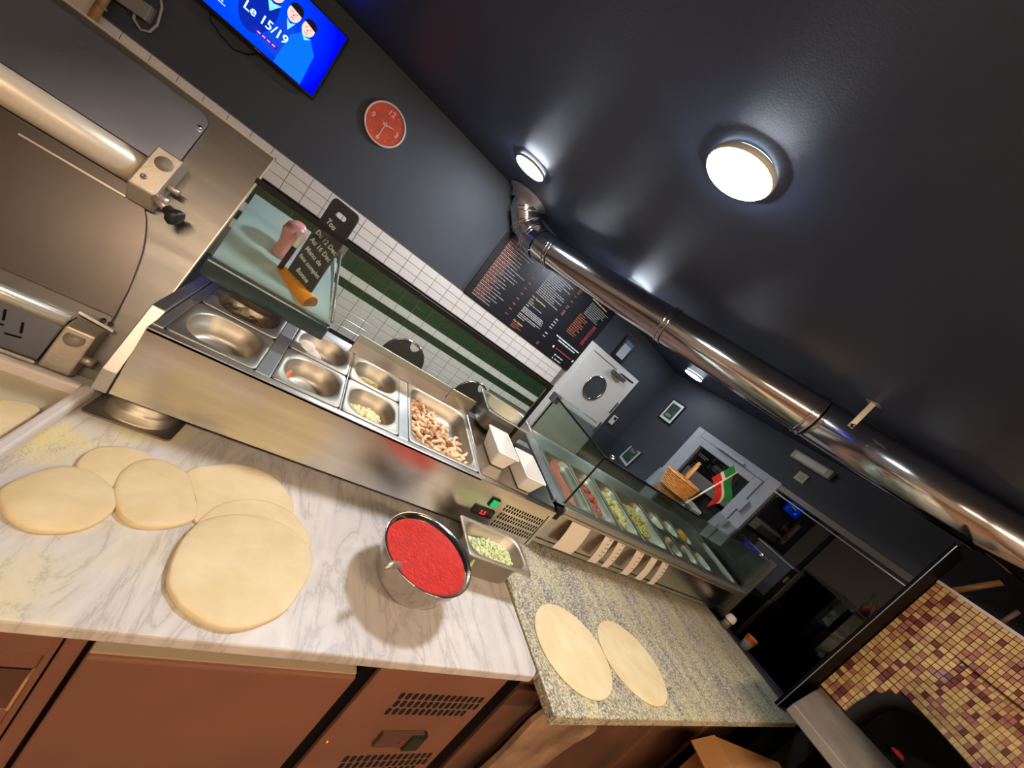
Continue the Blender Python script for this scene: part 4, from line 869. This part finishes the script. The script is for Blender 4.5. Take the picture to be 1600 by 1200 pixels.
# ------------------------------------------------------------------ doughs
def dough(name, pts, z0, edge, top, label, m=DOUGH, group='dough pieces on the marble', wr=.0012, nn=4):
    P = smooth_poly([(a, b, 0) for a, b in pts], nn); n = len(P); c = sum(P, Vector()) / n; mb = MB(); L = []
    for s, zz in ((.992, 0), (1.0, .25), (1.0, .6), (.988, .9), (.97, 1.0), (.9, None), (.78, None), (.62, None), (.42, None), (.2, None), (.01, None)):
        row = []
        for p in P:
            q = c + (p - c) * s
            z = z0 + (edge * zz if zz is not None else edge + (top - edge) * (1 - s * s) ** .8 + wr * noise.noise((q.x * 34, q.y * 34, z0 * 50)))
            row.append((q.x, q.y, z))
        L.append(row)
    mb.loops(L, False, True); return solo(name, mb, m, label, 'dough', group)
D = {'d1': [(-.204, .683), (-.174, .648), (-.138, .633), (-.105, .640), (-.082, .660), (-.070, .70), (-.082, .738), (-.11, .764), (-.15, .779), (-.181, .768), (-.198, .738), (-.207, .708)],
     'd2': [(-.155, .775), (-.167, .801), (-.163, .84), (-.134, .867), (-.098, .872), (-.070, .855), (-.055, .82), (-.07, .77), (-.11, .755)],
     'd3': [(-.072, .713), (-.094, .754), (-.103, .798), (-.094, .836), (-.07, .858), (-.04, .857), (-.007, .842), (.020, .80), (.047, .739), (.034, .708), (-.010, .684), (-.045, .688)],
     'd4': [(-.012, .83), (.002, .878), (.02, .893), (.08, .936), (.15, .932), (.205, .885), (.228, .83), (.20, .78), (.12, .76), (.062, .728), (.045, .735), (.028, .79)],
     'd5a': [(.058, .70), (.065, .763), (.096, .807), (.152, .833), (.205, .829), (.248, .803), (.285, .738), (.24, .68), (.12, .65)],
     'd5': [(.056, .588), (.047, .632), (.047, .685), (.064, .731), (.114, .768), (.178, .78), (.24, .763), (.284, .719), (.293, .686), (.288, .643), (.266, .579), (.242, .549), (.203, .525), (.168, .517), (.133, .524), (.095, .542), (.07, .566)]}
dough('dough_round', D['d2'], .9505, .007, .0105, 'small round of dough at the back, mostly behind two others')
dough('dough_round', D['d1'], .9505, .0095, .017, 'leftmost puffy round of raw dough on the marble', wr=.003)
dough('dough_sheet', D['d4'], .9505, .006, .0075, 'thin flat sheet of dough lying back toward the topping unit', wr=.0006)
dough('dough_round', D['d3'], .9505, .0115, .0175, 'puffy round of dough between the leftmost round and the dough sheet', wr=.003)
dough('dough_round', D['d5a'], .9505, .0080, .0095, 'flat round of dough mostly covered by the largest round', wr=.0008)
dough('dough_round', D['d5'], .9505, .0118, .0140, 'largest smooth flat round of dough in front on the marble', wr=.0008)
for cx, cy, a, b, lab in ((1.172, .600, .166, .152, 'thin rolled pizza base on the granite, left one of the pair'), (1.508, .592, .168, .150, 'thin rolled pizza base on the granite, right one of the pair')):
    dough('pizza_dough', [(cx + a * math.cos(2 * math.pi * i / 16), cy + b * math.sin(2 * math.pi * i / 16)) for i in range(16)], .9515, .004, .005, lab, group='pizza bases on the granite', wr=.0004)

# ------------------------------------------------------------------ dough sheeter (upper left)
XS = -.25
B0 = Vector((0, 1.0519, .952)); sv = Vector((0, .416, .909)); nv = Vector((0, -.909, .416))
def sx(x, t, d): return B0 + Vector((x, 0, 0)) + sv * t + nv * d
ms = thing('dough_sheeter', (-.6, 1.25, .95), 'large inclined steel dough sheeter with two roller stages at upper left', 'dough machine')
mb = MB(); L = []
mb.add([sx(-1.15, 0, 0), sx(XS, 0, 0), sx(XS, .716, 0), sx(-1.15, .716, 0), sx(-1.15, .0, -.30), sx(XS - .07, .0, -.30), sx(XS - .04, .69, -.10), sx(-1.15, .69, -.10)],
       [(0, 1, 2, 3), (4, 7, 6, 5), (0, 4, 5, 1), (1, 5, 6, 2), (2, 6, 7, 3), (0, 3, 7, 4)])
for v in mb.v: v.z = max(v.z, .952)
body = part('body', mb, mat('sheeter_steel', (112, 108, 105), .36, 1.0, var=.08, scale=3, rvar=.08, bump=.03, bscale=60, stretch=(1, 10, 10)), ms)
mb = MB(); mb.box(-1.15, XS + .0015, .714, .7195, -.02, .004, lambda x, y, z: sx(x, y, z)); mb.box(XS - .001, XS + .0015, 0.01, .7195, -.01, .004, lambda x, y, z: sx(x, y, z)); part('folded_edge', mb, ALU, ms)
# upper chute plate
pl = [(-1.15, .522), (-.388, .522), (-.392, .66)] + [(-.392 - .026 + .026 * math.cos(R(a)), .672 + .026 * math.sin(R(a))) for a in (0, 30, 60, 90)] + [(-1.15, .698)]
mb = MB(); mb.prism([sx(x, t, .004) for x, t in pl], nv * .004); cpl = part('chute_plate', mb, mat('chute_steel', (150, 154, 172), .3, 1.0, rvar=.06, scale=4), ms, bev=.0015, label='dark steel chute plate')
mb = MB(); mb.lathe([(.006, 0), (.006, .005), (.001, .007)], sx(-.400, .657, .008), 12, axis=nv); part('screw', mb, CHROME, cpl)
# upper roller cover tube
mb = MB(); mb.tube([sx(-1.15, .480, .016), sx(-.425, .480, .016)], .037, 28); part('roller_cover', mb, mat('pale_roller', (218, 204, 182), .38, .25), ms, label='pale upper roller cover')
xf = lambda x, y, z: sx(x, y, z)
mb = MB(); mb.prism([xf(-0.420, 0.438, 0), xf(-0.420, 0.548, 0), xf(-0.420, 0.548, .058), xf(-0.420, 0.438, .060), xf(-0.420, 0.410, .020), xf(-0.420, 0.410, 0)], Vector((.052, 0, 0))); br = part('roller_bracket', mb, CASTAL, ms, bev=.004)
mb = MB(); mb.lathe([(.017, 0), (.017, .0012), (.001, .0014)], xf(-0.391, 0.516, .0582), 24, axis=nv); part('bracket_cap', mb, mat('cap_grey', (132, 124, 112), .5), br)
mb = MB(); mb.lathe([(.006, 0), (.006, .0015), (.003, .0016), (.001, .0006)], xf(-0.403, 0.465, .0598), 14, axis=nv); part('screw', mb, DARKST, br)
mb = MB(); mb.tube([xf(-0.368, 0.480, .035), xf(-0.346, 0.480, .035)], .008, 12); mb.tube([xf(-0.370, 0.445, .045), xf(-0.348, 0.445, .045)], .009, 12); part('adjuster_pin', mb, CASTAL, br)
mb = MB(); mb.tube([xf(-0.370, 0.440, .050), xf(-0.330, 0.425, .055)], .010, 12); part('knob_shaft', mb, CASTAL, br)
mb = MB(); mb.lathe([(.008, 0), (.011, .006), (.012, .014), (.020, .022), (.022, .032), (.016, .037), (.001, .038)], xf(-0.346, 0.431, .053), 24, axis=xf(-0.330, 0.425, .055) - xf(-0.370, 0.440, .050)); part('knob', mb, mat('knob_black', (34, 34, 36), .4), br, label='black mushroom knob')
# big rocking disc plate in the middle
disc = [(v.x, v.y) for v in smooth_poly([(-.405, .438, 0), (-.381, .406, 0), (-.364, .378, 0), (-.341, .322, 0), (-.325, .258, 0), (-.314, .200, 0), (-.312, .150, 0)], 4)][:25] + [(-1.15, .14), (-1.15, .438)]
mb = MB(); mb.prism([sx(x, t, .003) for x, t in disc], nv * .006); part('transfer_plate', mb, mat('smoked_plate', (98, 90, 86), .32, .8, var=.1, scale=4), ms, bev=.001, label='smoked curved transfer plate')
mb = MB(); mb.box(-.60, -.42, .409, .413, .0095, .013, xf); part('guide_wire', mb, ALU, ms)
# lower guard
mb = MB(); mb.box(-1.15, -.356, .002, .110, .006, .030, xf); lg = part('lower_guard', mb, DARKST, ms, bev=.004)
mb = MB(); mb.tube([sx(-1.15, .104, .026), sx(-.356, .104, .026)], .017, 20); part('lower_roller', mb, mat('roller_shine', (214, 206, 190), .25, .6), ms)
mb = MB(); mb.box(-1.15, -.356, -.006, .002, .006, .034, xf); part('guard_lip', mb, ALU, ms, bev=.002)
mb = MB()
for x, t, a in ((-.405, .055, 70), (-.408, .034, -8), (-.437, .066, 70), (-.440, .045, -8), (-.468, .075, 70)):
    d = Vector((math.cos(R(-a)), math.sin(R(-a)))) * .012; q = Vector((-d.y, d.x)) * .16
    mb.prism([xf(x - d.x - q.x, t - d.y - q.y, .0302), xf(x + d.x - q.x, t + d.y - q.y, .0302), xf(x + d.x + q.x, t + d.y + q.y, .0302), xf(x - d.x + q.x, t - d.y + q.y, .0302)], nv * .0008)
part('embossed_mark', mb, BLACKS, lg)
mb = MB(); mb.prism([xf(-.350, -.004, 0), xf(-.350, .108, 0), xf(-.350, .120, .030), xf(-.350, .096, .052), xf(-.350, -.004, .040)], Vector((.052, 0, 0))); b2 = part('lower_bracket', mb, CASTAL, ms, bev=.004)
mb = MB(); mb.lathe([(.017, 0), (.017, .0012), (.001, .0014)], xf(-.325, .076, .0505), 24, axis=nv * .98 + sv * .12); part('bracket_cap', mb, mat('cap_grey', (132, 124, 112), .5), b2)
mb = MB(); mb.tube([xf(-.300, .040, .030), xf(-.279, .040, .030)], .0105, 14); part('bracket_pin', mb, CASTAL, b2)
mb = MB()
for x in (-.30, -.286): mb.lathe([(.006, 0), (.0055, .004), (.001, .006)], xf(x - .02, .133, 0), 12, axis=nv)
part('cap_nuts', mb, CHROME, ms)
mb = MB(); mb.prism([xf(-.352, .120, 0), xf(-.290, .113, 0), xf(-.290, .118, .02), xf(-.352, .128, .032)], sv * .006); part('bracket_lid', mb, mat('lid_white', (206, 200, 194), .35, .4), b2)

# white dough tray at the left edge
ty = thing('dough_tray', (-.5, .78, .95), 'white plastic tray holding dough, at the left edge below the sheeter', 'tray')
mb = MB(); mb.box(-.95, -.245, .56, .99, .951, .957); part('tray_floor', mb, mat('tray_cream', (196, 184, 158), .5), ty)
mb = MB(); mb.box(-.262, -.242, .56, .99, .951, .981); mb.box(-.95, -.262, .972, .99, .951, .981); mb.box(-.95, -.262, .56, .575, .951, .981); part('tray_rim', mb, mat('tray_white', (214, 204, 200), .42), ty, bev=.005)
dough('tray_dough', [(-.60, .86), (-.45, .90), (-.345, .885), (-.315, .868), (-.36, .85), (-.42, .82), (-.60, .80)], .9575, .012, .018, 'deep yellow piece of dough at the back of the white tray', m=DOUGHD, group=None)
dough('tray_dough', [(-.60, .80), (-.42, .835), (-.345, .868), (-.30, .893), (-.270, .885), (-.267, .82), (-.268, .74), (-.30, .66), (-.60, .62)], .9575, .009, .013, 'flat pale piece of dough along the rim of the white tray', m=DOUGH, group=None)

# ------------------------------------------------------------------ chairs beyond the counter
def chair(cx, cy, label):
    t = thing('bistro_chair', (cx, cy, 0), label, 'chair', 'chairs along the tiled wall')
    rr = .155; zc = .92
    P = [(cx + rr * math.cos(R(a)), zc + rr * math.sin(R(a))) for a in range(-30, 211, 8)]
    ins = [(x, z) for x, z in P if not (abs(x - cx - .03) < .042 and z > zc + rr * .8)]
    left = [p for p in P if p[0] > cx + .03 + .042 or (p[1] < zc + rr * .8 and p[0] > cx)]; rgt = [p for p in P if p not in left and not (abs(p[0] - cx - .03) < .042 and p[1] > zc + rr * .8)]
    notch = [(cx + .03 + .040 * math.cos(R(a)), zc + rr * .93 + .052 * math.sin(R(a))) for a in range(0, -181, -20)]
    mb = MB(); mb.prism([(x, cy, z) for x, z in left + notch + rgt], (0, .016, 0)); part('backrest', mb, mat('chair_grey', (58, 58, 56), .45, var=.1, scale=8), t)
    mb = MB(); mb.tube([(x, cy + .008, z) for x, z in P], .0085, 8); part('back_frame', mb, CHROME, t)
    mb = MB(); mb.lathe([(.001, .45), (.19, .45), (.2, .46), (.2, .48), (.18, .49), (.001, .49)], (cx, cy - .2, 0), 32); part('seat', mb, mat('chair_grey', (58, 58, 56), .45), t)
    for dx, dy in ((-.15, -.03), (.15, -.03), (-.15, -.36), (.15, -.36)):
        mb = MB(); mb.tube([(cx + dx, cy + dy, .002), (cx + dx * .8, cy + dy * .95, .455)], .011, 8); part('leg', mb, CHROME, t)
    for dx in (-.12, .12):
        mb = MB(); mb.tube([(cx + dx * 1.0, cy - .03, .46), (cx + dx * 1.1, cy + .008, .84)], .010, 8); part('back_post', mb, CHROME, t)
    return t
chair(.70, 2.60, 'dark grey round-backed chair behind the egg and olive pans')
chair(1.335, 2.60, 'dark grey round-backed chair behind the deep steel pan')

# ------------------------------------------------------------------ mosaic pizza oven (right)
ov_ = thing('pizza_oven', (3.2, 0, 0), 'wood oven faced with small yellow and red mosaic tiles at lower right', 'oven')
MOSC = [mat('mosaic_yellow', (212, 180, 122), .35, var=.1, scale=20), mat('mosaic_ochre', (190, 150, 100), .35, var=.15, scale=20), mat('mosaic_rose', (168, 112, 98), .35, var=.15, scale=20), mat('mosaic_maroon', (112, 60, 58), .3, var=.2, scale=20), mat('mosaic_sand', (200, 160, 116), .35, var=.12, scale=20)]
XO = 3.0; YL = .478
def sstep(a, b, x):
    t = max(0, min(1, (x - a) / (b - a))); return t * t * (3 - 2 * t)
def bulge(y, z):                      # hood that swells out above the mouth toward the kitchen side
    k = max(0, .31 - y) / .28
    if z >= 1.716: return 0.0
    return .32 * k ** 1.5 * (1 - (z - 1.42) / .295) - .035 * min(1, k * 2.5) * max(0, (z - 1.52) / .196)
def osurf(y, z): return Vector((XO - bulge(y, z), y, z))
def arch_top(y): return 1.14 + .31 * max(0, 1 - min(1, abs(y - .08) / .27) ** 3) ** (1 / 3)
mb = MB(); mb.box(XO + .28, 4.0, -1.6, YL, .0, 1.95); mb.box(XO + .06, XO + .28, -1.6, YL, 1.42, 1.95); mb.box(XO + .01, XO + .28, .352, YL, .0, 1.42); mb.box(XO - .15, XO + .28, -1.6, .38, 0, 1.085); part('oven_core', mb, mat('oven_black', (20, 16, 14), .8), ov_)  # near-black core behind the mosaic face
# mosaic backing surfaces (grout)
GR = mat('mosaic_grout', (62, 30, 26), .8)
p_ = .0268; rows_z = [1.4205 + .02686 * i for i in range(11)] + [1.7165 + .0268 * i for i in range(9)]
mb = MB(); ys = [YL - .012 * k for k in range(70)]; zs = [1.418 + .0297 * k for k in range(11)] + [1.7161, 1.80, 1.957]
mb.loops([[osurf(y, z) + Vector((.003, 0, 0)) for y in ys] for z in zs], closed=False); part('hood_grout', mb, GR, ov_)
mb = MB(); cols = []
def mtile(P4, m, store):
    c = sum(P4, Vector()) / 4; n = (P4[1] - P4[0]).cross(P4[3] - P4[0]).normalized()
    if n.dot(Vector((0, 0, 1.68)) - c) < 0: n = -n
    base = [c + (q - c) * .93 for q in P4]; top = [c + (q - c) * .86 + n * .003 for q in P4]
    store.append((c, base, top, m))
tiles = []
yy = YL; col = 0
ycols = []
while yy > -.22:
    dx = max(.3, 1 / math.sqrt(1 + ((bulge(yy - .01, 1.45) - bulge(yy, 1.45)) / .01) ** 2)); step = p_ * max(dx, .55)
    ycols.append((yy, yy - step)); yy -= step
rng = random.Random(3)
def pick(): 
    t = rng.random(); return MOSC[0] if t < .40 else MOSC[1] if t < .60 else MOSC[4] if t < .70 else MOSC[2] if t < .88 else MOSC[3]
for ya, yb in ycols:
    for z in rows_z:
        mtile([osurf(ya, z), osurf(yb, z), osurf(yb, z + p_ - .0005), osurf(ya, z + p_ - .0005)], pick(), tiles)
# face below the hood, around the arched mouth
for i in range(9):
    ya = YL - p_ * i; yb = ya - p_
    for k in range(11):
        zb = 1.418 - p_ * k; za = zb - p_
        if za < 1.14: continue
        if yb < .36 and za < arch_top((ya + yb) / 2) + .002: continue
        mtile([Vector((XO, ya, za)), Vector((XO, yb, za)), Vector((XO, yb, zb)), Vector((XO, ya, zb))], pick(), tiles)
def scr_size(c):
    d = c - Vector((0, 0, 1.68)); zc = d.dot(fwd)
    if zc < .1: return -1
    u = 800 + 577.4 * d.dot(right) / zc; v = 600 + 577.4 * d.dot(down) / zc
    return 1 / zc if (-10 < u < 1615 and -10 < v < 1215) else -1
tiles.sort(key=lambda t: -scr_size(t[0]))
vis = [t for t in tiles if scr_size(t[0]) > 0]
for t in vis[:300]:
    m = MB(); m.loops([t[1], t[2]], False, True, False); me = m.mesh('mosaic_tile'); me.materials.append(t[3]); o = bpy.data.objects.new('mosaic_tile', me); C.objects.link(o); o.parent = ov_; o.matrix_parent_inverse = ov_.matrix_basis.inverted()
byc = {}
for t in vis[300:] + [q for q in tiles if scr_size(q[0]) <= 0]:
    byc.setdefault(t[3].name, (t[3], MB()))[1].loops([t[1], t[2]], False, True, False)
for m, b in byc.values(): part('mosaic_field', b, m, ov_, stuff=True)
mb = MB()
P = [(.448, 1.13), (.448, 1.425)]
mb.add([(XO + .004, YL, 1.12), (XO + .004, .35, 1.12), (XO + .004, .35, 1.42), (XO + .004, YL, 1.42)], [(0, 1, 2, 3)])
ap = [(.35 - .0125 * k, arch_top(.35 - .0125 * k)) for k in range(11)] + [(.225, 1.42), (.35, 1.42)]
mb.add([(XO + .004, y, z) for y, z in ap], [list(range(len(ap)))]); part('face_grout', mb, GR, ov_)
mb = MB(); mb.prism([(XO + .003, YL + .001, 1.951), (XO + .003, YL + .001, 1.966), (XO - .008, YL + .001, 1.966), (XO - .008, YL + .001, 1.951)], (0, -1.4, 0)); part('trim_bar', mb, mat('trim_pale', (206, 196, 190), .35), ov_)
# mouth: dark arch frame and glowing embers deep inside
mb = MB(); L = []
for r0, x in ((1.0, XO - .012), (.86, XO - .012), (.80, XO + .18)):
    L.append([(x, .08 + .272 * r0 * (1 if math.cos(R(a)) > 0 else -1) * abs(math.cos(R(a))) ** .667, 1.143 + .31 * r0 * math.sin(R(a)) ** .667) for a in range(0, 181, 10)])
mb.loops(L, closed=False); part('mouth_arch', mb, mat('cast_iron', (26, 24, 24), .5, .3), ov_)
mb = MB(); mb.lathe([(.001, .018), (.02, .012), (.028, 0)], (XO + .2, .17, 1.16), 10); part('embers', mb, mat('ember_red', (170, 30, 26), .8, emit=.18), ov_)
mb = MB(); mb.prism([(XO - .73, .372, 1.095), (XO + .02, .474, 1.095), (XO + .02, -1.2, 1.095), (XO - .80, -1.2, 1.095)], (0, 0, .045)); part('landing_slab', mb, mat('slab_grey', (128, 120, 110), .5, var=.12, scale=7, bump=.04, bscale=90), ov_, bev=.005, label='grey stone landing slab')
mb = MB(); mb.box(XO - .16, XO, -1.2, .30, 0, 1.09); part('slab_support', mb, BLACKS, ov_)
# black partition post beside the oven
mb = MB(); mb.prism([(2.745, .482, .30), (3.02, .482, .30), (3.02, .482, 2.13), (2.745, .482, 2.13)], (0, .014, 0)); pt = solo('black_partition', mb, BLACKS, 'narrow black partition panel between the oven and the counter', 'partition', bev=.002)
mb = MB(); mb.box(2.742, 2.746, .479, .482, .95, 2.12); part('edge_trim', mb, mat('bead_steel', (170, 168, 165), .3, .8), pt)
mb = MB(); mb.tube([(3.12, .44, 1.97), (3.14, .36, 2.14)], .014, 10); solo('peel_handle', mb, mat('peel_wood', (130, 88, 46), .5, var=.2, scale=10), 'brown wooden peel handle standing behind the oven trim', 'peel')
mb = MB(); mb.tube([(3.25, .28, 1.97), (3.25, .27, 2.08)], .010, 10); solo('scraper_handle', mb, mat('scraper_pink', (120, 84, 80), .5), 'short pinkish handle leaning in the dark above the oven', 'handle')
# ------------------------------------------------------------------ black end of the counter
bc2 = thing('bar_end_cabinet', (3.5, .95, 0), 'tall black cabinet end beyond the granite worktop', 'cabinet')
mb = MB(); mb.box(3.07, 3.75, 1.00, 1.60, .0, 1.21); part('carcass', mb, BLACKS, bc2, bev=.003)
mb = MB(); mb.box(3.06, 3.068, 1.0, 1.05, .96, 1.47); part('edge_strip', mb, mat('bead_dull', (96, 96, 90), .35, .7), bc2)
mb = MB(); mb.box(3.42, 3.43, .985, 1.0, .75, 1.23); part('edge_strip', mb, mat('bead_dull', (96, 96, 90), .35, .7), bc2)
mb = MB(); mb.box(3.38, 3.39, .985, 1.0, .75, 1.23); part('edge_strip', mb, mat('bead_dull', (96, 96, 90), .35, .7), bc2)
bf = thing('small_fridge', (3.55, 1.1, 1.21), 'small dark cabinet with a beige side strip on the black counter end', 'cabinet')
mb = MB(); mb.box(3.40, 3.62, 1.04, 1.30, 1.212, 1.50); part('case', mb, mat('fridge_dark', (44, 42, 48), .4), bf, bev=.004)
mb = MB(); mb.box(3.54, 3.622, 1.035, 1.04, 1.215, 1.497); part('beige_strip', mb, mat('strip_beige', (150, 142, 120), .5), bf)
mb = MB(); mb.box(3.45, 3.50, 1.034, 1.04, 1.38, 1.43); part('square_label', mb, mat('label_grey', (150, 148, 150), .5), bf)
mb = MB(); mb.box(3.39, 3.64, 1.03, 1.31, 1.50, 1.508); part('top_plate', mb, mat('bead_steel', (170, 168, 165), .3, .8), bf)
cu = thing('paper_cup', (2.99, .80, .951), 'small printed paper cup with an orange band at the end of the granite', 'cup')
mb = MB(); mb.lathe([(.026, 0), (.030, .055), (.031, .057)], (2.985, .80, .952), 24, cap0=True); part('cup_wall', mb, mat('cup_grey', (150, 140, 128), .5), cu)
mb = MB(); mb.lathe([(.0305, .055), (.034, .085), (.0355, .086), (.0335, .088)], (2.985, .80, .952), 24); part('orange_band', mb, mat('cup_orange', (176, 84, 34), .5), cu)
mb = MB(); mb.box(2.955, 3.06, .50, .98, .93, .949); solo('dark_side_shelf', mb, mat('side_grey', (54, 54, 62), .5), 'narrow dark grey shelf along the end of the granite', 'shelf', bev=.002)
jr = thing('small_jar', (2.93, .93, .951), 'small glass jar with a pale paper top by the display unit', 'jar')
mb = MB(); mb.lathe([(.024, 0), (.026, .03), (.024, .06)], (2.93, .925, .952), 20, cap0=True, cap1=True); part('jar_body', mb, mat('jar_brown', (96, 84, 70), .3), jr)
mb = MB(); mb.lathe([(.030, .06), (.028, .085), (.02, .10), (.001, .10)], (2.93, .925, .952), 20); part('paper_top', mb, mat('cloth_pale', (206, 192, 180), .7), jr)
print('tiles', ntile, 'mosaic', len(vis))
